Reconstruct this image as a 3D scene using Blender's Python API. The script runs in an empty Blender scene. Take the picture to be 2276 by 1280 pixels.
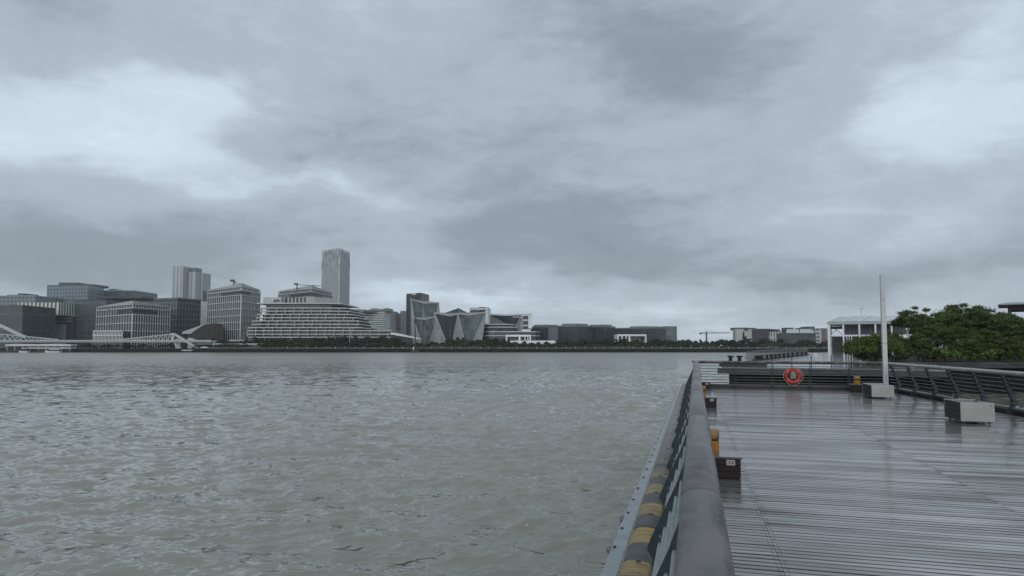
import bpy, math, random
import numpy as np
from mathutils import Vector, Matrix
R = math.radians
random.seed(7)
S = bpy.context.scene
COL = S.collection

# ------------------------------------------------------------------ camera
F = 1450.0; W0, H0 = 2276.0, 1280.0; EYE = 1.86; PITCH = R(3.5); HORY = 765.0
CYP = HORY - F*math.tan(PITCH)
YAW = math.atan(407/(F/math.cos(PITCH)))        # the pier runs this far to the right of the view
cam = bpy.data.cameras.new('camera'); co = bpy.data.objects.new('camera', cam); COL.objects.link(co)
cam.sensor_width = 36.0; cam.lens = F/W0*36.0; cam.shift_y = (CYP-H0/2)/W0
cam.clip_start = 0.05; cam.clip_end = 9000
co.location = (0, 0, EYE); co.rotation_euler = (R(90)+PITCH, 0, 0)
S.camera = co
S.view_settings.view_transform = 'Standard'; S.view_settings.look = 'None'
S.view_settings.gamma = 1; S.view_settings.exposure = 0.10
S.cycles.use_denoising = True
S.cycles.max_bounces = 8; S.cycles.volume_bounces = 2; S.cycles.transparent_max_bounces = 12

def ray(px, py):
    u = (px-W0/2)/F; v = (CYP-py)/F
    return Vector((u, math.cos(PITCH)-v*math.sin(PITCH), math.sin(PITCH)+v*math.cos(PITCH)))
def at(px, py, D):                               # world point behind a photo pixel at depth D
    r = ray(px, py); t = D/r.y
    return Vector((r.x*t, D, EYE+r.z*t))
def P(s, t, z=0):                                # pier coordinates -> world
    c, n = math.cos(YAW), math.sin(YAW)
    return Vector((s*c+t*n, -s*n+t*c, z))

# ------------------------------------------------------------------ world: overcast sky
SUN_EL, SUN_AZ = R(30), R(186)
w = bpy.data.worlds.new('World'); S.world = w; w.use_nodes = True
nt = w.node_tree; nt.nodes.clear()
def N(tree, t, **k):
    n = tree.nodes.new(t)
    for a, b in k.items(): setattr(n, a, b)
    return n
def M_(tree, op, a, b=None, c=None):
    n = tree.nodes.new('ShaderNodeMath'); n.operation = op
    for i, v in enumerate((a, b, c)):
        if v is None: continue
        if isinstance(v, (int, float)): n.inputs[i].default_value = v
        else: tree.links.new(v, n.inputs[i])
    return n.outputs[0]
tc = N(nt, 'ShaderNodeTexCoord')
sep = N(nt, 'ShaderNodeSeparateXYZ'); nt.links.new(tc.outputs['Generated'], sep.inputs[0])
dx, dy, dz = sep.outputs
az = M_(nt, 'ARCTAN2', dx, dy); el = M_(nt, 'ARCSINE', dz)
zc = M_(nt, 'ADD', M_(nt, 'MAXIMUM', dz, 0.0), 0.10)
cu, cv = M_(nt, 'DIVIDE', dx, zc), M_(nt, 'DIVIDE', dy, zc)
cloudv = N(nt, 'ShaderNodeCombineXYZ'); nt.links.new(cu, cloudv.inputs[0]); nt.links.new(cv, cloudv.inputs[1])
def noise(vec, scale, detail, rough, dist=0.0, off=(0, 0, 0), sc=(1, 1, 1)):
    mp = N(nt, 'ShaderNodeMapping'); nt.links.new(vec, mp.inputs[0])
    mp.inputs['Location'].default_value = off; mp.inputs['Scale'].default_value = sc
    n = N(nt, 'ShaderNodeTexNoise'); nt.links.new(mp.outputs[0], n.inputs['Vector'])
    n.inputs['Scale'].default_value = scale; n.inputs['Detail'].default_value = detail
    n.inputs['Roughness'].default_value = rough; n.inputs['Distortion'].default_value = dist
    return n.outputs['Fac']
cvo = cloudv.outputs[0]
aev = N(nt, 'ShaderNodeCombineXYZ'); nt.links.new(az, aev.inputs[0]); nt.links.new(el, aev.inputs[1])
w1 = noise(aev.outputs[0], 5.0, 4, 0.55, 0.3, (3, 1, 0), (1, 1.9, 1)); w2 = noise(aev.outputs[0], 5.0, 4, 0.55, 0.3, (9, 4, 0), (1, 1.9, 1))
azw = M_(nt, 'ADD', az, M_(nt, 'MULTIPLY', M_(nt, 'SUBTRACT', w1, 0.5), 0.24))
elw = M_(nt, 'ADD', el, M_(nt, 'MULTIPLY', M_(nt, 'SUBTRACT', w2, 0.5), 0.12))
# cloud masses: photo-px centre, px radii, tilt, strength (fixed directions in the world's sky)
BLOBS = [(120, 270, 290, 80, 0, .31), (430, 255, 160, 75, .15, .22), (700, 60, 300, 110, .1, .02), (70, 60, 170, 150, 0, -.10),
         (880, 150, 260, 80, -.2, -.04), (1000, 130, 60, 60, 0, .03),
         (1450, 110, 290, 105, .12, -.27), (1080, 335, 430, 70, .05, -.10), (620, 345, 200, 40, .1, -.12),
         (760, 425, 260, 30, .04, .19), (1250, 530, 340, 75, .12, -.28), (330, 535, 380, 75, 0, -.20), (130, 620, 280, 60, 0, -.18),
         (1480, 590, 150, 22, -.15, -.12), (1020, 645, 240, 26, .03, .17), (880, 700, 110, 30, 0, .04), (1500, 690, 420, 40, .03, .10), (1730, 480, 140, 70, -.5, .06),
         (2150, 260, 150, 75, .2, .28), (1330, 450, 420, 55, .22, -.08), (2010, 160, 130, 100, .5, .07), (2230, 40, 130, 80, 0, .12), (2130, 480, 130, 40, -.3, .14), (2060, 600, 300, 60, 0, -.15),
         (1850, 330, 160, 90, .6, .08), (1650, 630, 240, 35, 0, -.10), (1900, 730, 400, 40, 0, .05), (600, 560, 260, 40, 0, .03)]
acc = None
for (bx, by, ra, rb, rot, amp) in BLOBS:
    r = ray(bx, by).normalized(); a0 = math.atan2(r.x, r.y); e0 = math.asin(r.z)
    sa, se = ra/F*math.cos(a0), rb/F
    da = M_(nt, 'SUBTRACT', azw, a0); de = M_(nt, 'SUBTRACT', elw, e0)
    c, s_ = math.cos(-rot), math.sin(-rot)
    u = M_(nt, 'MULTIPLY_ADD', da, c/sa, M_(nt, 'MULTIPLY', de, s_/sa))
    v = M_(nt, 'MULTIPLY_ADD', da, -s_/se, M_(nt, 'MULTIPLY', de, c/se))
    q = M_(nt, 'MULTIPLY_ADD', u, u, M_(nt, 'MULTIPLY', v, v))
    g = M_(nt, 'MULTIPLY', M_(nt, 'POWER', 2.718, M_(nt, 'MULTIPLY', q, -0.8)), amp)
    acc = g if acc is None else M_(nt, 'ADD', acc, g)
n1 = noise(cvo, 0.55, 7, 0.55, 0.5, (2.3, 5.1, 0), (1, .75, 1)); n2 = noise(aev.outputs[0], 8.0, 6, 0.52, 0.35, (5, 2, 0), (1, 2.6, 1))
n4 = noise(aev.outputs[0], 24.0, 6, 0.6, 0.6, (2, 8, 0), (1, 2.2, 1)); n5 = noise(cvo, 1.7, 7, 0.6, 0.8, (7.3, 1.1, 0), (.8, 1, 1))
n3 = noise(aev.outputs[0], 2.6, 3, 0.5, 0.2, (1, 7, 0), (1, 2.0, 1))
L = M_(nt, 'ADD', M_(nt, 'MULTIPLY', acc, 1.0), 0.492)
for nn, k in ((n1, 0.24), (n2, 0.24), (n3, 0.14), (n4, 0.15), (n5, 0.20)):
    L = M_(nt, 'ADD', L, M_(nt, 'MULTIPLY', M_(nt, 'SUBTRACT', nn, 0.5), k))
ramp = N(nt, 'ShaderNodeValToRGB'); nt.links.new(L, ramp.inputs[0])
cr = ramp.color_ramp; cr.interpolation = 'EASE'
cr.elements[0].position = 0.0; cr.elements[0].color = (.13, .165, .20, 1)
cr.elements[1].position = 1.0; cr.elements[1].color = (.70, .79, .88, 1)
for p_, c_ in ((.25, (.215, .256, .295, 1)), (.48, (.335, .387, .443, 1)), (.72, (.50, .58, .655, 1))):
    e = cr.elements.new(p_); e.color = c_
below = M_(nt, 'LESS_THAN', dz, -0.02)
mixg = N(nt, 'ShaderNodeMix', data_type='RGBA'); nt.links.new(below, mixg.inputs['Factor'])
nt.links.new(ramp.outputs[0], mixg.inputs['A']); mixg.inputs['B'].default_value = (.12, .13, .13, 1)
bgc = N(nt, 'ShaderNodeBackground'); nt.links.new(mixg.outputs['Result'], bgc.inputs[0]); bgc.inputs[1].default_value = 1.22
sky = N(nt, 'ShaderNodeTexSky', sky_type='NISHITA', sun_disc=False)
sky.sun_elevation = SUN_EL; sky.sun_rotation = SUN_AZ
bgs = N(nt, 'ShaderNodeBackground'); nt.links.new(sky.outputs[0], bgs.inputs[0]); bgs.inputs[1].default_value = 0.08
mxs = N(nt, 'ShaderNodeMixShader'); mxs.inputs[0].default_value = 0.95
nt.links.new(bgs.outputs[0], mxs.inputs[1]); nt.links.new(bgc.outputs[0], mxs.inputs[2])
wo = N(nt, 'ShaderNodeOutputWorld'); nt.links.new(mxs.outputs[0], wo.inputs[0])

sl = bpy.data.lights.new('sun', 'SUN'); sl.energy = 1.4; sl.angle = R(70); sl.color = (1, .98, .95)
so = bpy.data.objects.new('sun', sl); COL.objects.link(so)
sd = Vector((math.sin(SUN_AZ)*math.cos(SUN_EL), math.cos(SUN_AZ)*math.cos(SUN_EL), math.sin(SUN_EL)))
so.rotation_euler = sd.to_track_quat('Z', 'Y').to_euler()

# ------------------------------------------------------------------ materials
def mat(name, col, rough=.6, var=.25, scale=3.0, bump=0.0, bscale=None, metal=0.0, coat=0.0, col2=None, spec=.5, stretch=(1, 1, 1), detail=5, rv=0, pos=(.3, .7)):
    m = bpy.data.materials.new(name); m.use_nodes = True; t = m.node_tree; b = t.nodes['Principled BSDF']
    tcn = N(t, 'ShaderNodeTexCoord'); mp = N(t, 'ShaderNodeMapping'); t.links.new(tcn.outputs['Object'], mp.inputs[0])
    mp.inputs['Scale'].default_value = stretch
    n = N(t, 'ShaderNodeTexNoise'); t.links.new(mp.outputs[0], n.inputs['Vector'])
    n.inputs['Scale'].default_value = scale; n.inputs['Detail'].default_value = detail; n.inputs['Roughness'].default_value = .6
    rp = N(t, 'ShaderNodeValToRGB'); t.links.new(n.outputs['Fac'], rp.inputs[0])
    rp.color_ramp.elements[0].position = pos[0]; rp.color_ramp.elements[1].position = pos[1]
    c2 = col2 or tuple(min(1, c*(1+var)) for c in col); c1 = tuple(c*(1-var) for c in col) if col2 is None else col
    rp.color_ramp.elements[0].color = (*c1, 1); rp.color_ramp.elements[1].color = (*c2, 1)
    t.links.new(rp.outputs[0], b.inputs['Base Color'])
    b.inputs['Roughness'].default_value = rough; b.inputs['Metallic'].default_value = metal
    if rv:
        rr = N(t, 'ShaderNodeMapRange'); t.links.new(n.outputs['Fac'], rr.inputs[0]); rr.inputs['From Min'].default_value = .35; rr.inputs['From Max'].default_value = .65
        rr.inputs['To Min'].default_value = rough-rv; rr.inputs['To Max'].default_value = rough+rv; t.links.new(rr.outputs[0], b.inputs['Roughness'])
    b.inputs['Coat Weight'].default_value = coat; b.inputs['Coat Roughness'].default_value = .08
    b.inputs['Specular IOR Level'].default_value = spec
    if bump:
        bn = N(t, 'ShaderNodeTexNoise'); t.links.new(mp.outputs[0], bn.inputs['Vector'])
        bn.inputs['Scale'].default_value = bscale or scale*4; bn.inputs['Detail'].default_value = 4
        bp = N(t, 'ShaderNodeBump'); bp.inputs['Strength'].default_value = bump; bp.inputs['Distance'].default_value = .01
        t.links.new(bn.outputs['Fac'], bp.inputs['Height']); t.links.new(bp.outputs[0], b.inputs['Normal'])
    return m

def facade(name, c1, c2, line, cw, ch, lw=.1, rough=.2, spec=.5, squash=0):
    """curtain wall: panels with their own tint and a grid of mullions and floor edges, laid out in metres (UV)"""
    m = bpy.data.materials.new(name); m.use_nodes = True; t = m.node_tree; b = t.nodes['Principled BSDF']
    uv = N(t, 'ShaderNodeUVMap'); br = N(t, 'ShaderNodeTexBrick'); t.links.new(uv.outputs[0], br.inputs['Vector'])
    br.offset = 0; br.squash = 1
    br.inputs['Color1'].default_value = (*c1, 1); br.inputs['Color2'].default_value = (*c2, 1); br.inputs['Mortar'].default_value = (*line, 1)
    br.inputs['Scale'].default_value = 1; br.inputs['Mortar Size'].default_value = lw; br.inputs['Mortar Smooth'].default_value = 0
    br.inputs['Brick Width'].default_value = cw; br.inputs['Row Height'].default_value = ch; br.inputs['Bias'].default_value = 0
    t.links.new(br.outputs['Color'], b.inputs['Base Color'])
    b.inputs['Roughness'].default_value = rough; b.inputs['Specular IOR Level'].default_value = spec
    return m

def leafmat(name, dark, light, other, tr=.25):
    m = bpy.data.materials.new(name); m.use_nodes = True; t = m.node_tree; b = t.nodes['Principled BSDF']
    g = N(t, 'ShaderNodeNewGeometry'); rp = N(t, 'ShaderNodeValToRGB'); t.links.new(g.outputs['Random Per Island'], rp.inputs[0])
    rp.color_ramp.elements[0].color = (*dark, 1); rp.color_ramp.elements[1].color = (*light, 1)
    tcn = N(t, 'ShaderNodeTexCoord'); n = N(t, 'ShaderNodeTexNoise'); t.links.new(tcn.outputs['Object'], n.inputs['Vector'])
    n.inputs['Scale'].default_value = .8; n.inputs['Detail'].default_value = 2
    r2 = N(t, 'ShaderNodeValToRGB'); t.links.new(n.outputs['Fac'], r2.inputs[0])
    r2.color_ramp.elements[0].position = .5; r2.color_ramp.elements[1].position = .68
    mx = N(t, 'ShaderNodeMix', data_type='RGBA'); t.links.new(r2.outputs[0], mx.inputs['Factor'])
    t.links.new(rp.outputs[0], mx.inputs['A']); mx.inputs['B'].default_value = (*other, 1)
    t.links.new(mx.outputs['Result'], b.inputs['Base Color']); b.inputs['Roughness'].default_value = .5
    b.inputs['Specular IOR Level'].default_value = .3
    tl = N(t, 'ShaderNodeBsdfTranslucent'); t.links.new(mx.outputs['Result'], tl.inputs[0])
    ms = N(t, 'ShaderNodeMixShader'); ms.inputs[0].default_value = tr
    t.links.new(b.outputs[0], ms.inputs[1]); t.links.new(tl.outputs[0], ms.inputs[2])
    t.links.new(ms.outputs[0], t.nodes['Material Output'].inputs[0])
    return m

MT = {}
MT['cap'] = mat('weathered_cap', (.036, .031, .029), .33, scale=5, bump=.18, bscale=60, col2=(.125, .117, .113), detail=15, rv=.12, spec=.4, pos=(.43, .62), stretch=(1, .7, 1))
MT['steel'] = mat('painted_steel', (.075, .09, .095), .35, .3, 6, coat=.3)
MT['teal'] = mat('teal_painted_plate', (.020, .036, .042), .4, .3, 5, spec=.35)
MT['rod_skylit'] = mat('skylit_galvanised_rod', (.20, .235, .25), .3, .2, 9, metal=.2)  # lighter copy of the rod colour, with the sky light on it painted in
MT['rod'] = mat('galvanised_rod', (.125, .14, .14), .4, .2, 9, metal=.4)
MT['galv'] = mat('galvanised_sheet', (.24, .275, .285), .28, .25, 4, metal=.35, bump=.1)
MT['dark'] = mat('dark_beam', (.014, .014, .015), .55, .3, 3)
MT['concrete'] = mat('wet_concrete', (.085, .088, .09), .4, .3, 2, bump=.3, bscale=25)
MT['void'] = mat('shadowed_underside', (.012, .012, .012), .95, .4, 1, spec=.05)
MT['kerb'] = mat('dark_wet_kerb', (.022, .017, .016), .45, .4, 2, bump=.3, bscale=20)
MT['concrete2'] = mat('pier_fascia_concrete', (.045, .047, .05), .7, .3, 1.2, bump=.2, spec=.3)
MT['blackwood'] = mat('dark_stained_wood', (.010, .006, .005), .45, .4, 3, bump=.3, spec=.3, stretch=(1, 8, 8))
MT['lidwood'] = mat('wet_lid_wood', (.05, .04, .038), .16, .3, 3, coat=.6, stretch=(1, 8, 8))
MT['stoolwood'] = mat('grey_brown_slats', (.022, .016, .017), .6, .3, 4, bump=.3, stretch=(8, 1, 8))
MT['stainless'] = mat('brushed_steel', (.31, .315, .305), .34, .12, 2.5, metal=.55, stretch=(1, 1, 1), bump=.05)
MT['white'] = mat('white_paint', (.44, .47, .48), .4, .08, 2)
MT['plate'] = mat('white_plate', (.30, .30, .29), .4, .05, 4)
MT['ink'] = mat('black_ink', (.02, .02, .02), .6, .1, 4)
MT['yellow'] = mat('worn_yellow_paint', (.20, .08, .015), .42, scale=7, bump=.3, col2=(.55, .27, .018), detail=8)
MT['yellowcap'] = mat('faded_yellow_top', (.25, .15, .06), .5, .3, 9)
MT['rust'] = mat('rust_band', (.05, .02, .012), .7, .4, 10)
MT['red'] = mat('lifebuoy_red', (.40, .028, .024), .5, .25, 5)
MT['rope'] = mat('pale_rope', (.42, .42, .33), .8, .25, 30)
MT['cloth'] = mat('grey_green_rope_bundle', (.22, .25, .20), .9, .3, 12)
MT['redrope'] = mat('faded_red_rope', (.35, .13, .13), .9, .2, 12)

# ------------------------------------------------------------------ mesh helper
class MB:
    def __init__(s, tf=None): s.v, s.f, s.uv, s.m, s.tf, s.sm = [], [], [], [], tf, []
    def vert(s, p): s.v.append(tuple(s.tf(*p)) if s.tf else tuple(p)); return len(s.v)-1
    def face(s, idx, uv=None, m=0, smooth=False): s.f.append(tuple(idx)); s.uv.append(uv); s.m.append(m); s.sm.append(smooth)
    def poly(s, pts, uv=None, m=0): s.face([s.vert(p) for p in pts], uv, m)
    def box(s, a, b, m=0):
        x0, y0, z0 = a; x1, y1, z1 = b
        i = [s.vert(p) for p in ((x0,y0,z0),(x1,y0,z0),(x1,y1,z0),(x0,y1,z0),(x0,y0,z1),(x1,y0,z1),(x1,y1,z1),(x0,y1,z1))]
        X, Y, Z = abs(x1-x0), abs(y1-y0), abs(z1-z0)
        for q, (u, v) in (((0,1,5,4),(X,Z)), ((1,2,6,5),(Y,Z)), ((2,3,7,6),(X,Z)), ((3,0,4,7),(Y,Z)), ((4,5,6,7),(X,Y)), ((3,2,1,0),(X,Y))):
            s.face([i[k] for k in q], [(0,0),(u,0),(u,v),(0,v)], m)
    def bar(s, a, b, w, h, m=0, up=(0, 0, 1)):
        a, b = Vector(a), Vector(b); d = (b-a)
        if d.length < 1e-6: return
        dn = d.normalized(); up = Vector(up)
        if abs(dn.dot(up)) > .98: up = Vector((0, 1, 0)) if abs(dn.y) < .9 else Vector((1, 0, 0))
        r = dn.cross(up).normalized(); u = r.cross(dn)
        i = [s.vert(c+r*(x*w/2)+u*(y*h/2)) for c in (a, b) for x, y in ((-1,-1),(1,-1),(1,1),(-1,1))]
        for k in range(4): s.face([i[k], i[(k+1)%4], i[4+(k+1)%4], i[4+k]], [(0,0),(w,0),(w,d.length),(0,d.length)], m)
        s.face([i[3],i[2],i[1],i[0]], None, m); s.face(i[4:8], None, m)
    def tube(s, pts, r, n=8, m=0, closed=False, prof=None):
        pts = [Vector(p) for p in pts]; k = len(pts); rings = []
        rr = r if isinstance(r, (list, tuple)) else [r]*k
        for i, p in enumerate(pts):
            a = pts[(i-1) % k] if closed or i > 0 else p; b = pts[(i+1) % k] if closed or i < k-1 else p
            d = (b-a).normalized(); up = Vector((0, 0, 1))
            if abs(d.z) > .95: up = Vector((0, 1, 0))
            x = d.cross(up).normalized(); y = x.cross(d)
            pr = prof or [(math.cos(2*math.pi*j/n), math.sin(2*math.pi*j/n)) for j in range(n)]
            rings.append([s.vert(p+x*(cx*rr[i])+y*(cy*rr[i])) for cx, cy in pr])
        n = len(rings[0])
        for i in range(k if closed else k-1):
            A, B = rings[i], rings[(i+1) % k]
            for j in range(n): s.face([A[j], A[(j+1)%n], B[(j+1)%n], B[j]], None, m, True)
        if not closed: s.face(rings[0][::-1], None, m); s.face(rings[-1], None, m)
    def lathe(s, prof, n=24, c=(0, 0, 0), m=0):
        rings = [[s.vert((c[0]+r*math.cos(2*math.pi*j/n), c[1]+r*math.sin(2*math.pi*j/n), c[2]+z)) for j in range(n)] for r, z in prof]
        for A, B in zip(rings, rings[1:]):
            for j in range(n): s.face([A[j], A[(j+1)%n], B[(j+1)%n], B[j]], None, m, True)
        s.face(rings[0][::-1], None, m); s.face(rings[-1], None, m)
    def prism(s, foot, z0, z1, m=0, top=None, cap=True):
        """foot: xy list; z1 a number or a list per corner; walls get UV in metres"""
        n = len(foot); zt = z1 if isinstance(z1, (list, tuple)) else [z1]*n; zb = z0 if isinstance(z0, (list, tuple)) else [z0]*n
        lo = [s.vert((*p[:2], b)) for p, b in zip(foot, zb)]; hi = [s.vert((*p[:2], z)) for p, z in zip(foot, zt)]
        u = 0
        for k in range(n):
            j = (k+1) % n; d = math.hypot(foot[j][0]-foot[k][0], foot[j][1]-foot[k][1])
            s.face([lo[k], lo[j], hi[j], hi[k]], [(u, zb[k]), (u+d, zb[j]), (u+d, zt[j]), (u, zt[k])], m); u += d
        if cap: s.face(hi, [(f[0], f[1]) for f in foot], m if top is None else top); s.face(lo[::-1], None, m)
    def build(s, name, mats, parent=None, off=None, smooth=False, bevel=0):
        me = bpy.data.meshes.new(name)
        o3 = Vector(off) if off is not None else Vector((0, 0, 0))
        me.from_pydata([(v[0]-o3.x, v[1]-o3.y, v[2]-o3.z) for v in s.v], [], s.f)
        for mm in (mats if isinstance(mats, (list, tuple)) else [mats]): me.materials.append(mm)
        me.polygons.foreach_set('material_index', s.m)
        me.polygons.foreach_set('use_smooth', [bool(x or smooth) for x in s.sm])
        if any(u is not None for u in s.uv):
            ul = me.uv_layers.new(name='UVMap'); buf = []
            for f, u in zip(s.f, s.uv):
                for k in range(len(f)): buf += list(u[k]) if u is not None and k < len(u) else [0, 0]
            ul.data.foreach_set('uv', buf)
        me.update()
        o = bpy.data.objects.new(name, me); COL.objects.link(o)
        if parent: o.parent = parent
        if bevel:
            bv = o.modifiers.new('bevel', 'BEVEL'); bv.width = bevel; bv.segments = 2; bv.limit_method = 'ANGLE'
        return o
def tag(o, label, cat, group=None):
    o['label'] = label; o['category'] = cat
    if group: o['group'] = group
    return o
def thing(name, label, cat, loc=(0, 0, 0), rz=0, group=None):
    o = bpy.data.objects.new(name, None); COL.objects.link(o); o.location = loc; o.rotation_euler = (0, 0, rz)
    o.empty_display_size = .2
    return tag(o, label, cat, group)
def struct(o): o['kind'] = 'structure'; return o
def dup(root, loc, rz=None, label=None, scale=None):
    r = root.copy(); COL.objects.link(r); r.location = loc
    if rz is not None: r.rotation_euler = (0, 0, rz)
    if scale is not None: r.scale = scale if isinstance(scale, (tuple, list)) else (scale,)*3
    if label: r['label'] = label
    def kids(src, dst):
        for ch in list(src.children):
            c = ch.copy(); COL.objects.link(c); c.parent = dst; kids(ch, c)
    kids(root, r)
    return r
PR = -YAW
WATER = -3.2

# ------------------------------------------------------------------ river water: waves as real relief, ripples as bump
def water():
    k = .4499
    yy = np.concatenate([np.arange(1500, 280, -5), np.arange(280, 40, -.32), np.arange(40, 6, -.25), np.array([5.5, 5, 4.5, 4, 3.5, 3, 2.6])])
    rr = (EYE-WATER)*F*k/yy
    th = np.concatenate([np.arange(-180, -56, 4), np.arange(-56, 50, .11), np.arange(50, 180, 4)])
    nr, na = len(rr), len(th); A, RR = np.meshgrid(np.radians(th), rr)
    X = RR*np.sin(A); Y = RR*np.cos(A)
    dr = np.gradient(rr)[:, None]*np.ones((1, na))
    dth = np.gradient(np.radians(th))[None, :]*RR
    sp = np.maximum(np.abs(dr), np.minimum(dth, 2))
    rng = np.random.default_rng(5); Z = np.zeros_like(X); DX = np.zeros_like(X); DY = np.zeros_like(X)
    x0, y0 = X.copy(), Y.copy()
    gust = .8+.35*np.sin(x0*.021+1.3*np.sin(y0*.013))*np.sin(y0*.017+.7)
    for i in range(110):
        Lw = .20*(20 ** rng.random())
        th_ = R(-90-8)+rng.normal(0, .6); kx, ky = math.cos(th_)*2*math.pi/Lw, math.sin(th_)*2*math.pi/Lw
        a = .044*Lw/(2*math.pi)*(1.0 if Lw < .7 else (.7/Lw)**.38)
        att = np.clip((Lw/sp-1.4)/2.0, 0, 1)*gust
        ph = kx*x0+ky*y0+rng.random()*6.283
        c = np.cos(ph)*a*att; s_ = np.sin(ph)*a*att
        Z += c; DX -= math.cos(th_)*s_*.5; DY -= math.sin(th_)*s_*.5
    co_ = np.stack([X+DX, Y+DY, WATER+Z], -1).reshape(-1, 3)
    co_ = np.vstack([co_, [[0, 0, WATER-.2]]])
    i = np.arange(nr-1)[:, None]*na+np.arange(na-1)[None, :]
    q = np.stack([i, i+1, i+1+na, i+na], -1).reshape(-1, 4)
    seam = np.arange(nr-1)*na
    q = np.vstack([q, np.stack([seam+na-1, seam, seam+na, seam+na-1+na], -1)])
    me = bpy.data.meshes.new('river_water'); me.vertices.add(len(co_)); me.vertices.foreach_set('co', co_.ravel())
    me.loops.add(q.size); me.polygons.add(len(q)); me.loops.foreach_set('vertex_index', q.ravel().astype(np.int32))
    me.polygons.foreach_set('loop_start', (np.arange(len(q))*4).astype(np.int32))
    me.polygons.foreach_set('use_smooth', np.ones(len(q), bool)); me.update(calc_edges=True)
    m = bpy.data.materials.new('muddy_river_water'); m.use_nodes = True; t = m.node_tree; b = t.nodes['Principled BSDF']
    tcn = N(t, 'ShaderNodeTexCoord')
    n0 = N(t, 'ShaderNodeTexNoise'); t.links.new(tcn.outputs['Object'], n0.inputs['Vector']); n0.inputs['Scale'].default_value = .035; n0.inputs['Detail'].default_value = 3
    rp = N(t, 'ShaderNodeValToRGB'); t.links.new(n0.outputs['Fac'], rp.inputs[0])
    rp.color_ramp.elements[0].position = .35; rp.color_ramp.elements[0].color = (.152, .156, .122, 1)
    rp.color_ramp.elements[1].position = .65; rp.color_ramp.elements[1].color = (.174, .177, .140, 1)
    t.links.new(rp.outputs[0], b.inputs['Base Color'])
    b.inputs['IOR'].default_value = 2.0
    sy = N(t, 'ShaderNodeSeparateXYZ'); t.links.new(tcn.outputs['Object'], sy.inputs[0])
    mr = N(t, 'ShaderNodeMapRange'); t.links.new(sy.outputs[1], mr.inputs[0]); mr.inputs['From Min'].default_value = 70; mr.inputs['From Max'].default_value = 260; mr.inputs['To Min'].default_value = .04; mr.inputs['To Max'].default_value = .30
    t.links.new(mr.outputs[0], b.inputs['Roughness'])
    mp = N(t, 'ShaderNodeMapping'); t.links.new(tcn.outputs['Object'], mp.inputs[0]); mp.inputs['Scale'].default_value = (.55, 1, 1)
    mp.inputs['Rotation'].default_value = (0, 0, R(8))
    tot = None
    for sc, de, am, st in ((.035, 3, .16, (.5, 1, 1)), (.12, 2, .14, (.8, 1, 1)), (.45, 2, .34, (1.4, 1, 1)), (1.2, 2, .62, (1, 1, 1)), (3.5, 3, .50, (.8, 1, 1))):
        mq = N(t, 'ShaderNodeMapping'); t.links.new(mp.outputs[0], mq.inputs[0]); mq.inputs['Scale'].default_value = st
        nn = N(t, 'ShaderNodeTexNoise'); t.links.new(mq.outputs[0], nn.inputs['Vector']); nn.inputs['Scale'].default_value = sc; nn.inputs['Detail'].default_value = de
        v = N(t, 'ShaderNodeVectorMath', operation='SUBTRACT'); t.links.new(nn.outputs['Color'], v.inputs[0]); v.inputs[1].default_value = (.5, .5, .5)
        k = N(t, 'ShaderNodeVectorMath', operation='MULTIPLY'); t.links.new(v.outputs[0], k.inputs[0]); k.inputs[1].default_value = (am*.7, am, 0)
        if tot is None: tot = k.outputs[0]
        else:
            ad = N(t, 'ShaderNodeVectorMath', operation='ADD'); t.links.new(tot, ad.inputs[0]); t.links.new(k.outputs[0], ad.inputs[1]); tot = ad.outputs[0]
    gg = N(t, 'ShaderNodeNewGeometry')
    ad = N(t, 'ShaderNodeVectorMath', operation='ADD'); t.links.new(tot, ad.inputs[0]); t.links.new(gg.outputs['Normal'], ad.inputs[1])
    nm = N(t, 'ShaderNodeVectorMath', operation='NORMALIZE'); t.links.new(ad.outputs[0], nm.inputs[0]); t.links.new(nm.outputs[0], b.inputs['Normal'])
    me.materials.append(m)
    o = bpy.data.objects.new('river_water', me); COL.objects.link(o); struct(o)
water()

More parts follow.
